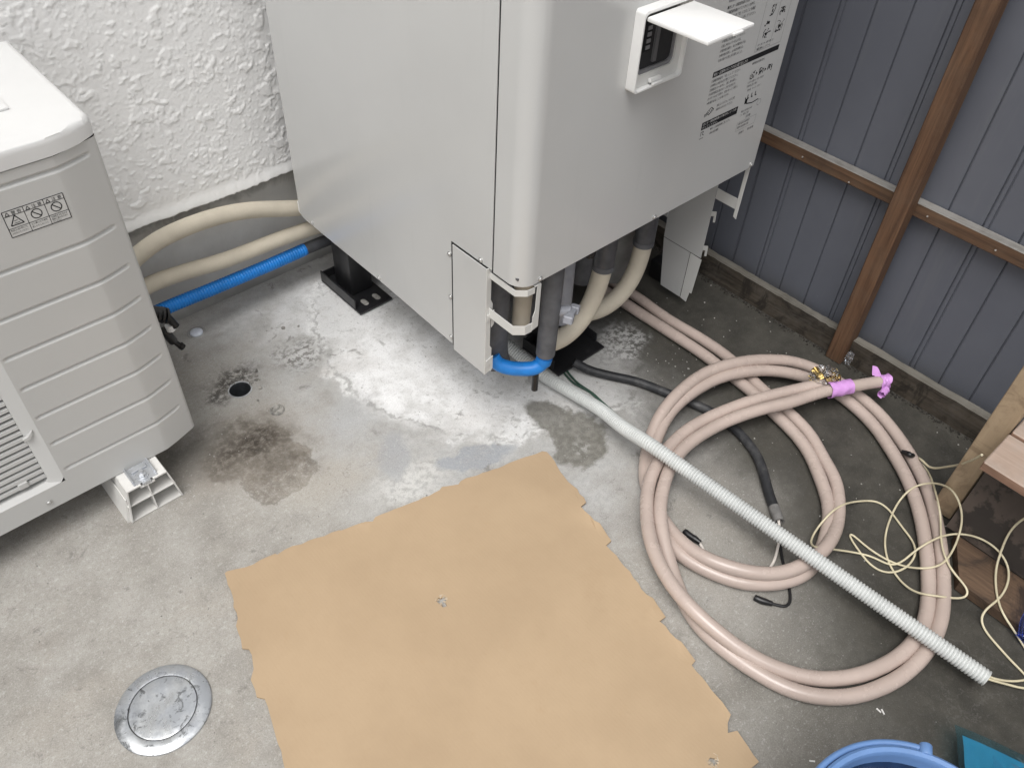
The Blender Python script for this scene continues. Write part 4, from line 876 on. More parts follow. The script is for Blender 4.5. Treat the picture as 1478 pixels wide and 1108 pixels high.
# ---------------------------------------------------------------- pipes below the tank
def pipe_thing(name, label, cat, base, group=None): return thing(name, label, cat, base, group)
p = pipe_thing('lagged_pipe', 'wide dark grey lagged pipe standing just behind the white corner bracket', 'pipe', (.85, .92, .10))
tube('insulation', [(.846, .925, .462), (.846, .925, .30), (.845, .923, .19), (.848, .915, .155)], .029, M['foam_grey'], p, 24)
p = pipe_thing('tan_pipe', 'tan upright pipe framed by the white corner bracket, a dark band for shade on its right half', 'pipe', (.905, .905, .12))
tube('insulation', [(.905, .905, .462), (.905, .905, .36), (.906, .908, .225)], .0205, M['hose_beige'], p, 24)
tube('shade_band', [(.9195, .8985, .462), (.9195, .8985, .38), (.9195, .899, .236)], .0168, M['tape_shade_grey'], p, 20)  # dark tube over the right half stands in for shade on the pipe
p = pipe_thing('drop_pipe', 'dark grey lagged drop pipe with a T-handled valve, its blue end bending left', 'pipe', (.90, .83, .12))
tube('insulation', [(.9035, .83, .462), (.9035, .83, .36), (.9025, .83, .28), (.9010, .83, .212)], .0195, M['foam_grey'], p, 26)
bl = tube('blue_elbow', [(.9005, .83, .225), (.9000, .83, .200), (.893, .832, .186), (.880, .838, .178), (.862, .852, .176), (.842, .870, .178), (.826, .888, .186), (.822, .90, .20)], .0148, M['blue'], p, 18, .004)
bm = cyl(bmesh.new(), (.8985, .8305, .1955), .0166, .016, (.25, -.05, 1), 22, None, .001)
obj('collar', bm, M['blue'], p, 30)
vb = obj('valve_stem', cyl(bmesh.new(), (.923, .815, .321), .011, .034, (.55, -.75, .2), 18), M['valve'], p)
bm = bmesh.new()
for s_ in (-1, 1):
    box(bm, -.006 + s_ * .0165, .006 + s_ * .0165, -.007, .007, -.006, .006, .0015, 1)
box(bm, -.0105, .0105, -.0045, .0045, -.005, .005, .001, 1)
bmesh.ops.transform(bm, matrix=Matrix.Translation((.926, .795, .325)) @ Matrix.Rotation(R(28), 4, 'Z') @ Matrix.Rotation(R(12), 4, 'Y') @ Matrix.Scale(1.35, 4), verts=bm.verts)
obj('valve_handle', bm, M['valve'], p, 30)
p = tube('drain_tube', [(.884, .836, .19), (.882, .834, .16), (.879, .831, .122)], .0068, M['tape_black'], None, 16, .004, 1)
tag(p, 'short black drain tube hanging below the blue elbow', 'drain tube')
def fresh(name, label, top, pts, sleeve):
    p = pipe_thing(name, label, 'hose', pts[-1])
    tube('insulation', pts, .0203, M['hose_beige'], p, 20)
    tube('sleeve', sleeve, .0232, M['tape_shade_grey'], p, 24, .006, 1)
    q = np.array(sleeve[-1]); bm = cyl(bmesh.new(), q + np.array([0, 0, .006]), .0238, .012, (0, 0, 1), 24)
    obj('tape_ring', bm, M['foam_grey'], p, 30)
fresh('bent_hose', 'beige insulated hose curving left in front of the middle black foot', 0, [(1.097, .872, .40), (1.096, .871, .33), (1.090, .870, .285), (1.076, .869, .242), (1.056, .869, .208), (1.030, .869, .186), (1.005, .870, .176), (.980, .873, .172), (.955, .88, .172)], [(1.097, .872, .462), (1.096, .871, .308)])
fresh('bent_hose', 'beige insulated hose curving left nearest the right leg cover', 0, [(1.262, .901, .40), (1.261, .9, .30), (1.259, .899, .262), (1.250, .898, .222), (1.234, .899, .186), (1.210, .901, .160), (1.182, .904, .147), (1.15, .91, .141), (1.10, .93, .138)], [(1.263, .901, .462), (1.261, .90, .278)])
p = tube('grey_pipe', [(1.004, .895, .462), (1.005, .895, .33), (1.008, .895, .20)], .021, M['valve'], None, 20)
tag(p, 'plain grey upright pipe right of the valve handle', 'pipe')
p = tube('lagged_pipe', [(1.285, .985, .462), (1.285, .985, .25), (1.26, .985, .14)], .040, M['lag_pale'], None, 24)
tag(p, 'thick grey lagged pipe in the gap between the two curved beige hoses', 'pipe')
p = tube('lagged_pipe', [(1.178, .99, .462), (1.178, .99, .30), (1.172, .99, .17)], .028, M['foam_grey'], None, 22)
tag(p, 'dark lagged pipe between the plain grey pipe and the first beige hose', 'pipe')
p = tube('lagged_pipe', [(1.40, 1.02, .462), (1.40, 1.02, .30), (1.385, 1.02, .19)], .030, M['foam_grey'], None, 22)
tag(p, 'dark lagged pipe right of the second beige hose, beside the leg cover', 'pipe')
bm = cyl(bmesh.new(), (1.008, .845, .404), .008, .03, (.6, -.5, -.5), 12); box(bm, 1.0, 1.018, .832, .85, .395, .407, .002, 1)
o = obj('drain_knob', bm, M['tape_black'], tank, 30)

# ================================================================ OUTDOOR UNIT
YU, UX0, UX1 = 1.195, -.55, .311
UB, UT = .087, .7205
unit = thing('outdoor_unit', 'ivory air conditioner outdoor unit with ribbed front and bright white lid', 'outdoor unit', (-.1, 1.37, UB))
def front_path():
    pts = [(x, YU) for x in np.arange(UX0, .02, .05)] + [(x, YU) for x in np.arange(.02, .2405, .0025)]
    pts += [(.2405 + (.3015 - .2405) * k / 24, YU + .0180 * (k / 24) ** 1.2) for k in range(1, 25)]
    cx, cy, r = .3005, 1.2245, .0115
    pts += [(cx + r * math.cos(a), cy + r * math.sin(a)) for a in np.linspace(R(-70), 0, 8)]
    pts += [(.312, y) for y in np.arange(1.26, 1.54, .04)] + [(.312, 1.54)]
    return np.array(pts)
fp = front_path()
ribs = [(.700, -.5), (.574, -.02), (.498, .03), (.430, .0665), (.3635, .0675), (.2965, .068), (.230, .069), (.1625, .070)]
zs = set(np.round(np.arange(UB, UT + .001, .02), 4)) | {UT, .1375, .66}
for zr, _ in ribs: zs |= set(np.round(np.arange(zr - .011, zr + .0111, .001), 4))
zs = np.array(sorted(zs)); zs = zs[zs <= UT]
L_ = np.concatenate([[0], np.cumsum(np.hypot(*np.diff(fp, axis=0).T))])
tx = np.gradient(fp[:, 0], L_); ty = np.gradient(fp[:, 1], L_); nl = np.hypot(tx, ty); nxv, nyv = ty / nl, -tx / nl   # outward
Xg = np.repeat(fp[:, 0][None], len(zs), 0).copy(); Yg = np.repeat(fp[:, 1][None], len(zs), 0).copy(); Zg = np.repeat(zs[:, None], len(fp), 1)
dep = np.zeros_like(Xg)
xend = .2945
for zr, xs_ in ribs:
    u = np.clip((Xg - xs_) / .006, 0, 1) * np.clip((xend - Xg) / .006, 0, 1) * (Yg < 1.235)
    dzv = Zg - zr
    pr = np.clip(1 - np.abs(dzv) / .0052, 0, 1); pr = pr * pr * (3 - 2 * pr)
    dep = np.maximum(dep, pr * u * .0042)
Xg -= dep * nxv[None]; Yg -= dep * nyv[None]
xm = .5 * (fp[1:, 0] + fp[:-1, 0]); zm = .5 * (zs[1:] + zs[:-1])
keep = ~((xm[None, :] < .0635) & (fp[1:, 1][None, :] < 1.2) & (zm[:, None] > .1375) & (zm[:, None] < .66))
me = grid_mesh('casing', Xg, Yg, Zg, keep)
casing = link('casing', me, M['unit'], unit)
bm = box(bmesh.new(), UX0, .3115, 1.5402, 1.5425, UB, UT); box(bm, UX0 - .002, UX0 - .0002, YU, 1.54, UB, UT); box(bm, UX0, .308, YU + .03, 1.54, UB + .004, UB + .008)
obj('back_panel', bm, M['unit'], unit, 0)
obj('lid_gap', B(UX0 + .01, .290, YU + .026, 1.53, UT - .01, UT + .003), M['dark'], unit, 0)
# lid following the same plan
bm = bmesh.new()
poly = [(UX0 - .004, YU - .0025), (.2405, YU - .0025), (.262, YU + .0012), (.2835, YU + .0075), (.300, YU + .0165), (.309, YU + .022), (.3145, YU + .034), (.3145, 1.545), (UX0 - .004, 1.545)]
prism(bm, poly, lambda u, v, d: (u, v, d), UT + .0022, UT + .030)
es = [e for e in bm.edges if all(v.co.z > UT + .02 for v in e.verts)]
bmesh.ops.bevel(bm, geom=es, offset=.010, segments=4, affect='EDGES', profile=.5)
obj('lid', bm, M['unit_top'], unit, 50)
bm = box(bmesh.new(), .190, .2325, 1.302, 1.345, UT + .0301, UT + .034, .0012, 2)
obj('hand_hold', bm, M['unit_top'], unit, 40)
obj('hand_hold_slot', B(.196, .226, 1.322, 1.341, UT + .0343, UT + .0346), M['ink_grey'], unit, 0)
# grille: sloping surround, slats, guard wires
gx1, gz0, gz1 = .0635, .1375, .66
bm = bmesh.new()
a = [(UX0 + .03, gz0), (gx1 - .008, gz0), (gx1, gz0 + .010), (gx1, gz1), (UX0 + .03, gz1)]
b_ = [(UX0 + .04, gz0 + .007), (.034, gz0 + .007), (.0395, gz0 + .012), (.0395, gz1 - .02), (UX0 + .04, gz1 - .02)]
va = [bm.verts.new((x, YU + .0002, z)) for x, z in a]; vb_ = [bm.verts.new((x, YU + .0105, z)) for x, z in b_]; vc = [bm.verts.new((x, YU + .03, z)) for x, z in b_]
for i in range(5):
    j = (i + 1) % 5; bm.faces.new((va[i], va[j], vb_[j], vb_[i])); bm.faces.new((vb_[i], vb_[j], vc[j], vc[i]))
gr = obj('grille', bm, M['unit'], unit, 25)
bm = bmesh.new(); box(bm, UX0 + .04, gx1 - .003, YU - .0006, YU + .0008, gz0 - .0005, gz0 + .0012)
obj('fan_recess', B(UX0 + .03, .045, YU + .034, YU + .036, gz0 + .005, gz1 - .01), M['dark_metal'], gr, 0)
sm = None
for k in range(34):
    z_ = .1545 + k * .0142
    if sm is None:
        bm = bmesh.new(); L0, L1 = UX0 + .045, .0392
        prism(bm, [(0, 0), (.0005, .0062), (.004, .0078), (.017, .0045), (.017, .0015), (.004, -.0008)], lambda u, v, d: (d, YU + .0112 + u, z_ + v), L0, L1)
        sm = obj('slat', bm, M['unit'], gr, 30)
    else: copy_part(sm, gr, (0, 0, .0142 * k))
obj('slat_tail', prism(bmesh.new(), [(.036, .258), (.046, .259), (.053, .268), (.0545, .276), (.050, .271), (.044, .2655), (.036, .2645)], lambda u, v, d: (u, YU + .002 + d, v), 0, .006), M['unit'], gr, 30)
for x_ in (.022, -.004, -.030, -.056, -.082):
    obj('guard_wire', cyl(bmesh.new(), (x_, YU + .031, .40), .0016, .50, (0, 0, 1), 8), M['unit'], gr)
obj('grille_boss', box(bmesh.new(), -.006, .0105, YU + .0085, YU + .030, .1545, .1685, .0015, 1), M['unit'], gr, 30)
bm = cyl(bmesh.new(), (.0225, YU - .001, .1065), .0052, .0022, (0, -1, 0), 16); cyl(bm, (.0225, YU - .0029, .1065), .0042, .0016, (0, -1, 0), 16, .003)
obj('screw', bm, M['screw'], unit)
# caution sticker
st_ = obj('sticker', B(.1505, .2365, YU - .0005, YU - .0002, .6225, .6655), plain('sticker_film', (.56, .56, .55), .4, .03, 10, grain=0), unit, 0)
fs = lambda u, v, d: (u, YU - .0008 - d, v)
K = Ink(fs)
sx0, sx1, sz0, sz1 = .1512, .2358, .6232, .6648
cw = (sx1 - sx0) / 3
K.frame(sx0, sz0, sx1, sz1, .0011)
for k in (1, 2): K.line([(sx0 + cw * k, sz0), (sx0 + cw * k, sz1)], .0008)
K.line([(sx0, sz1 - .0085), (sx1, sz1 - .0085)], .0008); K.line([(sx0, sz0 + .0135), (sx1, sz0 + .0135)], .0008)
for k, hd in enumerate(('警告', '注意', '注意')):
    u = sx0 + cw * k
    K.line([(u + .003, sz1 - .0073), (u + .0085, sz1 - .0073), (u + .0058, sz1 - .0022)], .0009, True)
    K.text(u + .0115, sz1 - .0072, .0062, hd[0], .0058); K.text(u + .0195, sz1 - .0072, .0062, hd[1], .0058)
    cx_, cz_ = u + cw / 2, sz0 + .0238
    if k == 0:
        K.line([(cx_ - .0088, cz_ - .0062), (cx_ + .0088, cz_ - .0062), (cx_, cz_ + .0085)], .0015, True); K.line([(cx_ - .004, cz_ - .0035), (cx_ + .004, cz_ - .0035)], .0008); K.line([(cx_ - .003, cz_), (cx_ + .002, cz_ + .0005)], .0008)
    else:
        K.ring(cx_, cz_, .0072, .0014); K.line([(cx_ - .005, cz_ + .005), (cx_ + .005, cz_ - .005)], .0015)
    tx_ = (('吹出口に指や棒などを', '入れないでください'), ('上に乗ったり物を', '置いたりしないこと'), ('可燃性ガスのもれる', '場所に据え付けない', 'でください'))[k]
    for i, s_ in enumerate(tx_): K.text(u + .0022, sz0 + .0090 - i * (.0048 if k < 2 else .0040), .0036, s_, .0225 if i < 2 else .012)
K.build('caution_print', M['ink'], st_)
# water connectors on its right side
vv = obj('connector', cyl(bmesh.new(), (.345, 1.395, .248), .013, .06, (1, -.2, -.5), 18, None, .002), M['tape_black'], unit)
bm = bmesh.new()
for k in range(3): cyl(bm, (.358 + k * .007, 1.392 - k * .003, .237 - k * .0035), .0165, .0045, (1, -.2, -.5), 18)
cyl(bm, (.378, 1.386, .212), .0075, .03, (.35, -.3, -1), 12); obj('ribbed_nut', bm, M['tape_black'], vv)
obj('union', cyl(bmesh.new(), (.372, 1.388, .198), .009, .014, (.1, 0, -1), 14), M['white_plastic'], vv)
vv = obj('connector', cyl(bmesh.new(), (.366, 1.397, .172), .0095, .04, (.3, -.1, -1), 16, None, .002), M['tape_black'], unit)
bm = cyl(bmesh.new(), (.377, 1.394, .145), .0055, .022, (.5, -.2, -1), 12); cyl(bm, (.383, 1.392, .136), .0075, .008, (.5, -.2, -1), 12); obj('nozzle', bm, M['tape_black'], vv)
obj('valve_collar', cyl(bmesh.new(), (.336, 1.40, .268), .014, .02, (1, -.2, -.5), 18), M['hose_beige'], unit)

# plastic footing under the unit
blk = thing('footing_block', 'off-white hollow plastic footing under the outdoor unit, with a bolted metal clamp', 'footing block', (.177, 1.32, 0))
yb0, yb1 = 1.146, 1.51
def bar(poly, dy=0.):
    return prism(bmesh.new(), poly, lambda u, v, d: (u, d, v), yb0 + dy, yb1)
xa, xb, ta, tb, zt_ = .1245, .2295, .137, .2185, .0850
bm = bmesh.new()
def addp(poly, dy): prism(bm, poly, lambda u, v, d: (u, d, v), yb0 + dy, yb1)
addp([(xa, .001), (xa + .003, .001), (ta + .0025, zt_ - .008), (ta + .0035, zt_ - .0025), (ta + .0015, zt_ - .0008), (ta, zt_ - .006)], 0)
addp([(xb, .001), (xb - .003, .001), (tb - .0025, zt_ - .008), (tb - .0035, zt_ - .0025), (tb - .0015, zt_ - .0008), (tb, zt_ - .006)], 0.0002)
addp([(ta + .0022, zt_ - .003), (.1660, zt_ - .003), (.1660, zt_), (ta + .0022, zt_)], .0004); addp([(.1900, zt_ - .003), (tb - .0022, zt_ - .003), (tb - .0022, zt_), (.1900, zt_)], .0004)
addp([(.1660, zt_ - .009), (.1900, zt_ - .009), (.1900, zt_ - .0068), (.1660, zt_ - .0068)], .0006)
addp([(.1640, zt_ - .009), (.1658, zt_ - .009), (.1658, zt_ - .0032), (.1640, zt_ - .0032)], .0008); addp([(.1902, zt_ - .009), (.1920, zt_ - .009), (.1920, zt_ - .0032), (.1902, zt_ - .0032)], .0008)
addp([(.1295, .0425), (.2245, .0425), (.2242, .0447), (.1298, .0447)], .001)
addp([(.1762, .003), (.1785, .003), (.1785, .0423), (.1762, .0423)], .0012); addp([(.1762, .0449), (.1785, .0449), (.1785, zt_ - .0092), (.1762, zt_ - .0092)], .0012)
addp([(xa + .0032, .001), (xb - .0032, .001), (xb - .0032, .003), (xa + .0032, .003)], .0014)
addp([(xa - .006, 0.0005), (xa - .0002, .0005), (xa + .0085, .060), (xa + .0065, .060)], .006)
obj('body', bm, M['block'], blk, 30)
cl = obj('clamp', B(.1545, .2015, 1.150, 1.196, zt_ + .0004, zt_ + .0022, .0004, 1), M['galv'], blk, 30)
bm = bmesh.new()
box(bm, .1545, .158, 1.156, 1.196, zt_ + .0024, zt_ + .008, .0006, 1); box(bm, .198, .2015, 1.156, 1.196, zt_ + .0024, zt_ + .008, .0006, 1); box(bm, .1625, .1935, 1.178, 1.192, zt_ + .0024, zt_ + .0065, .001, 1)
obj('clamp_rib', bm, M['galv'], cl, 30)
bm = cyl(bmesh.new(), (.178, 1.1645, zt_ + .0035), .0115, .002, (0, 0, 1), 24); cyl(bm, (.178, 1.1645, zt_ + .0078), .0078, .006, (0, 0, 1), 6, None, .0006); cyl(bm, (.178, 1.1645, zt_ + .0125), .0042, .006, (0, 0, 1), 14)
obj('bolt', bm, M['galv'], cl, 30)
obj('clamp_tongue', B(.170, .186, 1.1465, 1.150, zt_ - .0062, zt_ + .0015, .0005, 1), M['galv'], cl, 30)

# ---------------------------------------------------------------- hoses along the foundation
o = tube('insulated_hose', [(.302, 1.46, .25), (.335, 1.515, .25), (.37, 1.553, .252), (.404, 1.57, .258), (.471, 1.575, .274), (.569, 1.577, .275), (.667, 1.578, .258), (.788, 1.578, .215), (.88, 1.577, .19), (.99, 1.575, .17)], .0190, M['hose_beige'], None, 24)
tag(o, 'upper of two beige insulated hoses along the foundation', 'hose', 'beige hoses along the foundation')
o = tube('insulated_hose', [(.302, 1.50, .19), (.34, 1.54, .185), (.402, 1.565, .181), (.478, 1.572, .173), (.594, 1.573, .158), (.720, 1.573, .154), (.816, 1.572, .148), (.90, 1.57, .14), (1.0, 1.57, .13)], .0185, M['hose_beige'], None, 24)
tag(o, 'lower beige insulated hose along the foundation, directly above the blue pipe', 'hose', 'beige hoses along the foundation')
bp = thing('blue_corrugated_pipe', 'bright blue corrugated pipe running low along the foundation', 'pipe', (.6, 1.57, .1))
corrugated('ribbed_tube', [(.33, 1.52, .125), (.37, 1.55, .114), (.424, 1.563, .108), (.527, 1.566, .103), (.672, 1.567, .100), (.760, 1.567, .1005), (.788, 1.567, .101)], .0158, .0017, .0068, M['blue'], bp, 20)
tube('end_sleeve', [(.787, 1.567, .101), (.83, 1.566, .101), (.95, 1.56, .10)], .0150, M['tape_shade_grey'], bp, 18)
# ================================================================ ON THE GROUND
# cardboard
def outline_fill(bm, outer, holes, z):
    vs = [bm.verts.new((x, y, z)) for x, y in outer]; es = [bm.edges.new((vs[i], vs[(i + 1) % len(vs)])) for i in range(len(vs))]
    hv = []
    for h in holes:
        w = [bm.verts.new((x, y, z)) for x, y in h]; hv.append(w)
        es += [bm.edges.new((w[i], w[(i + 1) % len(w)])) for i in range(len(w))]
    r = bmesh.ops.triangle_fill(bm, use_beauty=True, use_dissolve=False, edges=es)
    return vs, hv
def rough_edge(pts, step, amp):
    o = []
    for (a, b) in zip(pts, pts[1:] + pts[:1]):
        L = math.hypot(b[0] - a[0], b[1] - a[1]); k = max(1, int(L / step))
        nx_, ny_ = -(b[1] - a[1]) / (L + 1e-9), (b[0] - a[0]) / (L + 1e-9)
        for i in range(k):
            f = i / k; j = 0 if i == 0 else random.gauss(0, amp)
            o.append((a[0] + (b[0] - a[0]) * f + nx_ * j, a[1] + (b[1] - a[1]) * f + ny_ * j))
    return o
card = thing('cardboard_sheet', 'large brown cardboard sheet with ragged edges lying flat on the concrete', 'cardboard', (.45, .5, 0))
out = [(x, y) for x, y, z in P['card']]
out = rough_edge(out, .012, .0011)
holes = [[(x, y) for x, y, z in P['card_hole']], [(x, y) for x, y, z in P['card_hole2']]]
bm = bmesh.new(); vs, hv = outline_fill(bm, out, holes, 0.)
# triangulate finer for a gently uneven sheet
for _ in range(7):
    es = [e for e in bm.edges if e.calc_length() > .035 and not e.is_boundary]
    if not es: break
    bmesh.ops.subdivide_edges(bm, edges=es, cuts=1)
    bmesh.ops.triangulate(bm, faces=[f for f in bm.faces if len(f.verts) > 3])
from mathutils import noise as mn
pads = [(x, y) for x, y, z in P['pads']]
cx_, cy_ = .48, .5
def card_z(x, y):
    h = .0048 + .0020 * mn.noise(Vector((x * 5, y * 5, 1.3))) + .0012 * mn.noise(Vector((x * 14, y * 14, 4)))
    return max(.0042, h)
for v in bm.verts: v.co.z = card_z(v.co.x, v.co.y)
for v in bm.verts:
    if v.is_boundary: v.co.z += max(0, mn.noise(Vector((v.co.x * 11, v.co.y * 11, 9)))) * .008
g_ = bmesh.ops.extrude_face_region(bm, geom=list(bm.faces))
low = [v for v in g_['geom'] if isinstance(v, bmesh.types.BMVert)]
for v in low: v.co.z -= .0034
bm.normal_update()
obj('sheet', bm, M['card'], card, 50)
bm = bmesh.new()
for (hx, hy) in ((holes[0][0], holes[0][4]), (holes[1][0], holes[1][3])):
    mx, my = (hx[0] + hy[0]) / 2, (hx[1] + hy[1]) / 2
    for k in range(9):
        a = random.uniform(0, 6.28); r_ = random.uniform(.0085, .012); z_ = card_z(mx, my) + .0003
        p1 = (mx + r_ * math.cos(a), my + r_ * math.sin(a)); w = random.uniform(.002, .0045)
        q = [bm.verts.new((p1[0] + w * math.cos(a + 1.6), p1[1] + w * math.sin(a + 1.6), z_)), bm.verts.new((p1[0] - w * math.cos(a + 1.6), p1[1] - w * math.sin(a + 1.6), z_)), bm.verts.new((mx + (r_ - .007) * math.cos(a + .2), my + (r_ - .007) * math.sin(a + .2), z_ - random.uniform(.000, .003))), ]
        bm.faces.new(q)
obj('torn_rim', bm, M['card_pulp'], card, 0)['kind'] = 'stuff'
# scraped paint pulp flap on the tab at the lower right corner
tabp = [(x, y) for x, y, z in P['card']][-0 - 0:]
a0 = P['card'][len(P['card']) - 18]

# cleanout cover
cc = thing('cleanout_cover', 'round worn metal drain cover let into the concrete', 'drain cover', (.0065, .770, 0))
Rm = .0755
obj('rim', lathe(bmesh.new(), [(Rm, .0003), (Rm - .0005, .0035), (Rm - .004, .0058), (Rm - .019, .0078), (Rm - .0215, .0072), (Rm - .0218, .0052)], (.0065, .770, 0), 64), M['cover'], cc, 35)
obj('lid', lathe(bmesh.new(), [(Rm - .0228, .0045), (Rm - .0232, .0068), (Rm - .025, .0074), (.03, .0070), (0, .0068)], (.0065, .770, 0), 64), M['cover'], cc, 35)

# drain bore, plug, broken stub
dp = thing('drain_pipe', 'open round drain pipe set flush in the concrete', 'drain pipe', (HOLE[0], HOLE[1], 0))
obj('pipe_wall', lathe(bmesh.new(), [(HR + .0010, .0010), (HR - .0003, .0024), (HR - .0016, .0022), (HR - .0022, .0004)], (HOLE[0], HOLE[1], 0), 40), plain('old_pvc', (.40, .41, .42), .6, .3, 60, dirt=(.12, .12, .11), ds=50, grain=.3), dp, 50)
obj('bore', lathe(bmesh.new(), [(HR - .0021, .0003), (HR - .0024, -.03), (HR - .0026, -.13)], (HOLE[0], HOLE[1], 0), 40), plain('dark_bore', (.045, .05, .055), .7, .3, 60, grain=.2), dp, 50)  # inside coloured darker than the rim to give the shade of depth
obj('standing_water', lathe(bmesh.new(), [(HR - .0025, -.115), (0, -.115)], (HOLE[0], HOLE[1], 0), 40), plain('drain_bottom', (.03, .038, .043), .6, .2, 60, grain=0), dp, 0)
pl_ = thing('pipe_plug', 'small white plug in the concrete near the foundation', 'plug', (.4745, 1.569, 0))
obj('cap', lathe(bmesh.new(), [(.0155, .0004), (.0150, .0030), (.0125, .0052), (.006, .0064), (0, .0067)], (.4745, 1.569, 0), 28), plain('plug_plastic', (.66, .69, .76), .4, .1, 50, grain=.1), pl_)
obj('socket_rim', lathe(bmesh.new(), [(.0225, .0003), (.0195, .0022), (.0168, .0006)], (.4745, 1.569, 0), 28), M['foundation'], pl_)
sb = thing('pipe_stub', 'small cut-off stub filled with grit beside the drain hole', 'pipe stub', (.489, 1.228, 0))
obj('ring', lathe(bmesh.new(), [(.0165, .0003), (.0140, .0055), (.0112, .0058), (.0095, .002), (.0, .0015)], (.489, 1.228, 0), 24), plain('grit_ring', (.26, .25, .23), .9, .5, 90, grain=1., gs=180), sb)
# spalled rubble at the drain edge
rb = random.Random(4); bm = bmesh.new()
for _ in range(46):
    a = rb.gauss(.9, .9); d_ = HR + abs(rb.gauss(.006, .016)); s_ = rb.uniform(.0015, .0048)
    r_ = bmesh.ops.create_icosphere(bm, subdivisions=1, radius=s_, matrix=Matrix.Translation((HOLE[0] + d_ * math.cos(a), HOLE[1] + d_ * math.sin(a), s_ * .35)))
    for v in r_['verts']: v.co += Vector((rb.gauss(0, .25), rb.gauss(0, .25), rb.gauss(0, .2))) * s_
o = obj('drain_rubble', bm, plain('broken_mortar', (.24, .23, .21), .95, .5, 90, grain=.8), None, 20)
tag(o, 'crumbled mortar around the drain hole', 'rubble', kind='stuff')

# twin hose coil
th_ = thing('twin_hose_coil', 'coiled pair of pinkish vinyl-sleeved hoses with lilac tape on the end', 'hose coil', (1.2, .45, 0))
ha = resample(P['hose_a'], .008, 22); hb = resample(P['hose_b'], .008, 22)
for q_, sd in ((ha, 1.), (hb, 9.)):
    rad_ = np.array([.0134 * (1 + .035 * mn.noise(Vector((i * .11, sd, 0))) + .02 * mn.noise(Vector((i * .45, sd, 5)))) for i in range(len(q_))])
    link('hose', tube_mesh('hose', q_, rad_, 18), M['hose'], th_)
def tape_patch(name, c0, c1, r, m, parent, flare=.0, seed=0, seg=26, n=14):
    """a few turns of creased tape around the stretch c0-c1"""
    rr = random.Random(seed); c0, c1 = Vector(c0), Vector(c1); ax = (c1 - c0).normalized(); q = ax.to_track_quat('Z', 'Y').to_matrix()
    bm = bmesh.new(); rows = []
    for i in range(n):
        t_ = i / (n - 1); row = []
        for k in range(seg):
            a = 2 * math.pi * k / seg
            e = mn.noise(Vector((t_ * 5 + seed, math.cos(a) * 1.6, math.sin(a) * 1.6))) * .0022 + abs(mn.noise(Vector((t_ * 9, a * 2.2, seed)))) * .0014
            ed = (.004 * mn.noise(Vector((seed * 3.1 + 7, math.cos(a) * 2, math.sin(a) * 2))) if i in (0, n - 1) else 0)
            rad = r + .0008 + e + (flare * max(0, t_ - .8) * 5 * (.5 + .5 * math.sin(a * 2 + seed)))
            p_ = c0 + (c1 - c0) * t_ + ax * ed + q @ Vector((rad * math.cos(a), rad * math.sin(a), 0)); row.append(bm.verts.new(p_))
        rows.append(row)
    for a_, b2 in zip(rows, rows[1:]):
        for k in range(seg): bm.faces.new((a_[k], b2[k], b2[(k + 1) % seg], a_[(k + 1) % seg]))
    return obj(name, bm, m, parent, 25)
def along(h, d):   # point d metres before the end of a resampled curve
    return h[max(0, len(h) - 1 - int(d / .008))]
e0, e1 = along(ha, .150), along(ha, .112)
mid0 = (along(ha, .150) * .62 + hb[-1] * .38); 
tape_patch('tape_wrap', along(ha, .145), along(ha, .095), .0160, M['tape_pink'], th_, .0, 3)
tape_patch('tape_wrap', along(ha, .022), ha[-1] + (ha[-1] - ha[-4]) * .25, .0138, M['tape_pink'], th_, .004, 5, n=8)
def flap(name, pts, w, m, parent, seed):
    """loose tape end: a creased ribbon"""
    q = resample(pts, .003, 2); bm = bmesh.new(); rr = random.Random(seed); rows = []
    for i, p_ in enumerate(q):
        row = []
        for k in range(5):
            s_ = (k / 4 - .5) * w
            row.append(bm.verts.new((p_[0] + s_ * .75, p_[1] + s_ * .55, p_[2] + s_ * .3 + .002 * mn.noise(Vector((i * .35, k * .8, seed))))))
        rows.append(row)
    for a_, b2 in zip(rows, rows[1:]):
        for k in range(4): bm.faces.new((a_[k], a_[k + 1], b2[k + 1], b2[k]))
    return obj(name, bm, m, parent, 25)
en = Vector(ha[-1])
flap('tape_end', [en + Vector((-.016, .006, .011)), en + Vector((-.008, .017, .014)), en + Vector((-.004, .027, .014)), en + Vector((-.006, .034, .011))], .026, M['tape_pink'], th_, 2)
tape_patch('tape_end', en + Vector((-.032, -.013, -.0125)), en + Vector((-.010, -.011, -.011)), .0070, M['tape_pink'], th_, .002, 8, n=8)
bv = Vector(hb[-1])
bm = cyl(bmesh.new(), bv + Vector((.016, -.004, .003)), .011, .022, (1, -.3, .1), 6, None, .001); cyl(bm, bv + Vector((.034, -.009, .004)), .008, .018, (1, -.3, .1), 18); cyl(bm, bv + Vector((.004, .012, .010)), .010, .016, (.3, .9, .2), 6, None, .001); cyl(bm, bv + Vector((.009, .028, .013)), .0075, .016, (.3, .9, .2), 16)
obj('brass_fitting', bm, M['brass'], th_, 30)
def crumple(name, c, rad, m, parent, seed, sub=4, amp=.35, fr=60):
    bm = bmesh.new(); bmesh.ops.create_icosphere(bm, subdivisions=sub, radius=1.0)
    for v in bm.verts:
        d = v.co.normalized()
        n_ = abs(mn.noise(d * 2.1 + Vector((seed, 0, 0)))) * .9 + abs(mn.noise(d * 5.3 + Vector((0, seed, 0)))) * .5
        v.co = Vector(c) + Vector((d.x * rad[0], d.y * rad[1], d.z * rad[2])) * (1.15 - amp * n_ * 2)
    return obj(name, bm, m, parent, 18)
bag = crumple('clear_wrap', bv + Vector((.010, .006, .006)), (.040, .032, .024), M['film'], th_, 3.3)
crumple('wrap_tail', bv + Vector((.105, .004, .014)), (.009, .009, .021), M['film'], th_, 8.1, 3)

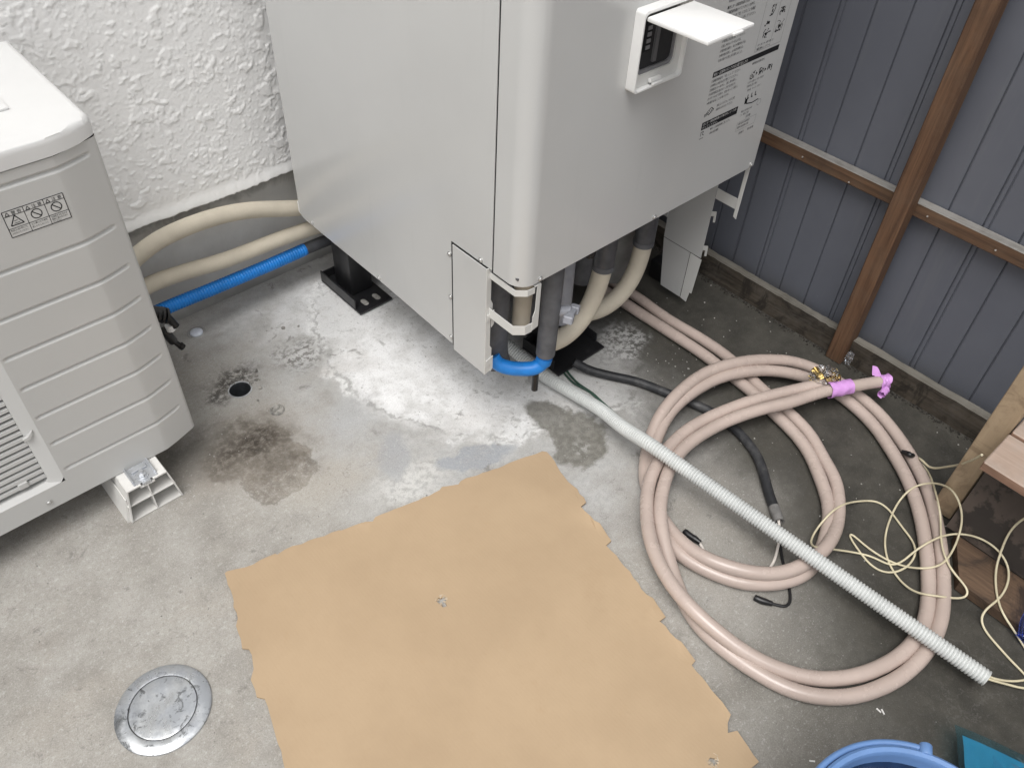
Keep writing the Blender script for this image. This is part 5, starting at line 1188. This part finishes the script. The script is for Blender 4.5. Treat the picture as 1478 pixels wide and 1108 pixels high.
# conduit with two wires
cd = thing('conduit', 'pale grey corrugated conduit lying diagonally across the hose coil', 'conduit', (1.0, .4, 0))
corrugated('ribbed_tube', P['conduit'], .0150, .0029, .0060, M['conduit'], cd, 22, .0108, 30)
# black cable
cb = thing('black_cable', 'thick black dusty cable with a stripped end and taped cores', 'cable', (1.15, .5, 0))
q = resample(P['cable'], .006, 10); k_ = len(q) - 7
link('sheath', tube_mesh('sheath', q[:k_ + 1], .0104, 16), M['rubber'], cb); link('stripped_end', tube_mesh('stripped_end', q[k_:], .0108, 16, True, .0078), M['rubber_dusty'], cb)
tube('white_core', P['cable_white'], .0028, M['wire_white'], cb, 10, .005, 4); tube('black_core', P['cable_black'], .0029, M['tape_black'], cb, 10, .004, 3)
def fat(name, pts, r, m, parent, seed):
    q = resample(pts, .003, 2); rad = np.array([r * (.75 + .35 * min(1, i / 4, (len(q) - 1 - i) / 2 + .4)) * (1 + .12 * mn.noise(Vector((i * .7, seed, 0)))) for i in range(len(q))])
    return link(name, tube_mesh(name, q, rad, 12), m, parent)
fat('tape_end', P['cable_tape'], .0062, M['tape_black'], cb, 1); fat('tape_end', P['black_tape'], .0058, M['tape_black'], cb, 5)
# green earth wires
ge = thing('earth_wire', 'pair of thin dark green wires leaving the tank beside the conduit', 'wire', (1.0, .8, 0))
tube('strand', P['green'], .0024, M['wire_green'], ge, 8, .006, 4); tube('strand', P['green2'], .0026, M['wire_green'], ge, 8, .006, 4)
# thin cream wires
wr = thing('cream_wire', 'tangled thin cream wire looping over the right side of the hose coil', 'wire', (1.3, .2, 0))
tube('strand', P['wire_long'], .0021, M['wire_cream'], wr, 8, .004, 6); tube('strand', P['wire_second'], .0021, M['wire_cream'], wr, 8, .004, 6); tube('strand', P['wire_up'], .0023, M['wire_cream'], wr, 8, .005, 4)
fat('tape_end', P['wire_tape'], .0052, M['tape_black'], wr, 3)

# wooden step at the right
step = thing('wooden_step', 'low wooden step with pinkish tread, pale leg and damp plank underneath', 'step', (1.32, -.1, 0))
obj('leg', B(1.357, 1.395, .105, .147, .004, .62, .0015, 1), M['wood_leg'], step, 30)
two_tone('tread', B(1.243, 1.342, -1.0, .1045, .258, .278, .002, 1), M['wood_tread_edge'], M['wood_tread'], step, up)
two_tone('tread', B(1.3455, 1.44, -1.0, .1025, .262, .282, .002, 1), M['wood_tread_edge'], M['wood_tread'], step, up)
obj('riser', prism(bmesh.new(), [(1.316, .0255), (1.334, .0255), (1.372, .257), (1.356, .257)], lambda u, v, d: (u, d, v), -1.0, .100), M['wood_riser'], step, 0)
obj('low_plank', prism(bmesh.new(), [(1.214, -1.0), (1.314, -1.0), (1.314, .078), (1.214, .020)], lambda u, v, d: (u, v, d), .003, .025), M['wood_low'], step, 30)
for (x_, y_) in ((1.325, .045), (1.318, .022), (1.27, -.10)):
    obj('nail', cyl(bmesh.new(), (x_, y_, .2786), .0026, .0012, (0, 0, 1), 10), M['ink_grey'], step)

# bucket
bx, by, br_ = .600, -.147, .1455
bk = thing('bucket', 'blue plastic bucket with its handle folded along the rim', 'bucket', (bx, by, 0))
zr = .25
obj('shell', lathe(bmesh.new(), [(0, .004), (.098, .004), (.104, .010), (.1345, zr - .010), (.1345, zr - .004), (.1365, zr), (.142, zr + .0015), (br_, zr - .001), (.1462, zr - .007), (.1452, zr - .014), (.139, zr - .014), (.137, zr - .016), (.1065, .006), (.1, 0), (0, 0)], (bx, by, 0), 72), M['pail'], bk, 40)
hp = []
for k in range(41):
    a = R(28) + (R(208) - R(28)) * k / 40
    hp.append((bx + (br_ + .0055) * math.cos(a), by + (br_ + .0055) * math.sin(a), zr - .006 - .004 * math.sin(math.pi * k / 40)))
tube('handle', hp, .0046, M['pail'], bk, 12, .004, 1)
for a in (R(28), R(208)):
    c_ = (bx + (br_ + .004) * math.cos(a), by + (br_ + .004) * math.sin(a), zr - .004)
    obj('pivot', cyl(bmesh.new(), c_, .0085, .016, (math.cos(a), math.sin(a), 0), 18, None, .002), M['pail'], bk)
obj('water', lathe(bmesh.new(), [(.1325, .226), (0, .226)], (bx, by, 0), 48), plain('bucket_water', (.008, .022, .06), .08, .2, 20, grain=.1, gs=20), bk, 0)
# cyan pouch leaning against the bucket
pc = thing('plastic_pouch', 'translucent cyan plastic pouch with a dark square, right of the bucket', 'pouch', (.95, -.2, 0))
A0, B0, C0_ = Vector((.936, -.101, .050)), Vector((.835, -.165, .052)), Vector((1.035, -.305, .020))
eu, ev = (B0 - A0), (C0_ - A0); nn = eu.cross(ev).normalized(); nn = nn if nn.z > 0 else -nn
def sheetp(name, u0, u1, v0, v1, d, th, m, parent, k=8):
    bm = bmesh.new(); rows = []
    for i in range(k + 1):
        row = []
        for j in range(k + 1):
            u = u0 + (u1 - u0) * i / k; v = v0 + (v1 - v0) * j / k
            row.append(bm.verts.new(A0 + eu * u + ev * v + nn * (d + .006 * mn.noise(Vector((u * 2.2, v * 2.2, 3))))))
        rows.append(row)
    for a_, b2 in zip(rows, rows[1:]):
        for j in range(k): bm.faces.new((a_[j], a_[j + 1], b2[j + 1], b2[j]))
    bmesh.ops.solidify(bm, geom=list(bm.faces), thickness=th)
    return obj(name, bm, m, parent, 30)
sheetp('film', 0, 1.6, 0, 1.0, 0, .0012, M['pouch'], pc); sheetp('insert', .10, 1.5, .055, .95, -.004, .0012, M['pouch_in'], pc); sheetp('dark_square', .42, 1.1, .20, .46, -.0018, .0008, M['pouch_dark'], pc)
# clear blue bag under the step
bg_ = thing('clear_bag', 'crumpled clear bag with blue stripes beside the low plank', 'bag', (1.20, -.12, 0))
crumple('bag_body', (1.235, -.165, .034), (.035, .060, .030), M['film'], bg_, 5.7, 4, .3)
crumple('blue_fold', (1.207, -.125, .016), (.012, .028, .012), M['film_blue'], bg_, 2.2, 3)
tube('blue_stripe', [(1.20, -.105, .02), (1.215, -.09, .05), (1.25, -.092, .09), (1.285, -.10, .12)], .004, M['film_blue'], bg_, 8)

# grit, chips and dirt along the fence foot and loose on the slab
rg = random.Random(9)
def grit(name, label, pts, m):
    bm = bmesh.new()
    for (x, y, s_) in pts:
        r_ = bmesh.ops.create_icosphere(bm, subdivisions=1, radius=s_, matrix=Matrix.Translation((x, y, s_ * .4)))
        for v in r_['verts']: v.co += Vector((rg.gauss(0, .22), rg.gauss(0, .22), rg.gauss(0, .18))) * s_
    o = obj(name, bm, m, None, 20); tag(o, label, 'grit', kind='stuff'); return o
grit('fence_grit', 'dark dirt crumbs banked along the foot of the fence', [(1.604 - abs(rg.gauss(0, .007)), rg.uniform(-.2, 1.15), rg.uniform(.0008, .0032)) for _ in range(800)], plain('dark_dirt', (.035, .031, .026), .95, .6, 120, grain=.8))
grit('pale_grit', 'pale grit and chips scattered on the concrete', [(rg.uniform(1.0, 1.6), rg.uniform(0, 1.0), rg.uniform(.0006, .0021)) for _ in range(130)] + [(rg.uniform(-.1, .95), rg.uniform(.55, 1.55), rg.uniform(.0005, .0016)) for _ in range(190)] + [(rg.gauss(1.31, .05), rg.gauss(.73, .05), rg.uniform(.0008, .0022)) for _ in range(40)] + [(.640, 1.452, .005), (.672, 1.436, .0032), (.605, 1.47, .0018)], M['crumb'])
bm = bmesh.new()
for (x, y) in [(q[0], q[1]) for q in P['scraps']]:
    a = rg.uniform(0, 3); vs_ = box(bmesh.new(), -.0045, .0045, -.0012, .0012, .0004, .0016); bmesh.ops.rotate(vs_, verts=vs_.verts, cent=(0, 0, 0), matrix=Matrix.Rotation(a, 3, 'Z')); bmesh.ops.translate(vs_, verts=vs_.verts, vec=(x, y, 0)); tm = bpy.data.meshes.new('scrap'); vs_.to_mesh(tm); vs_.free(); bm.from_mesh(tm); bpy.data.meshes.remove(tm)
o = obj('plastic_scraps', bm, M['block'], None, 0); tag(o, 'tiny white plastic scraps on the concrete below the hose', 'scraps', kind='stuff')
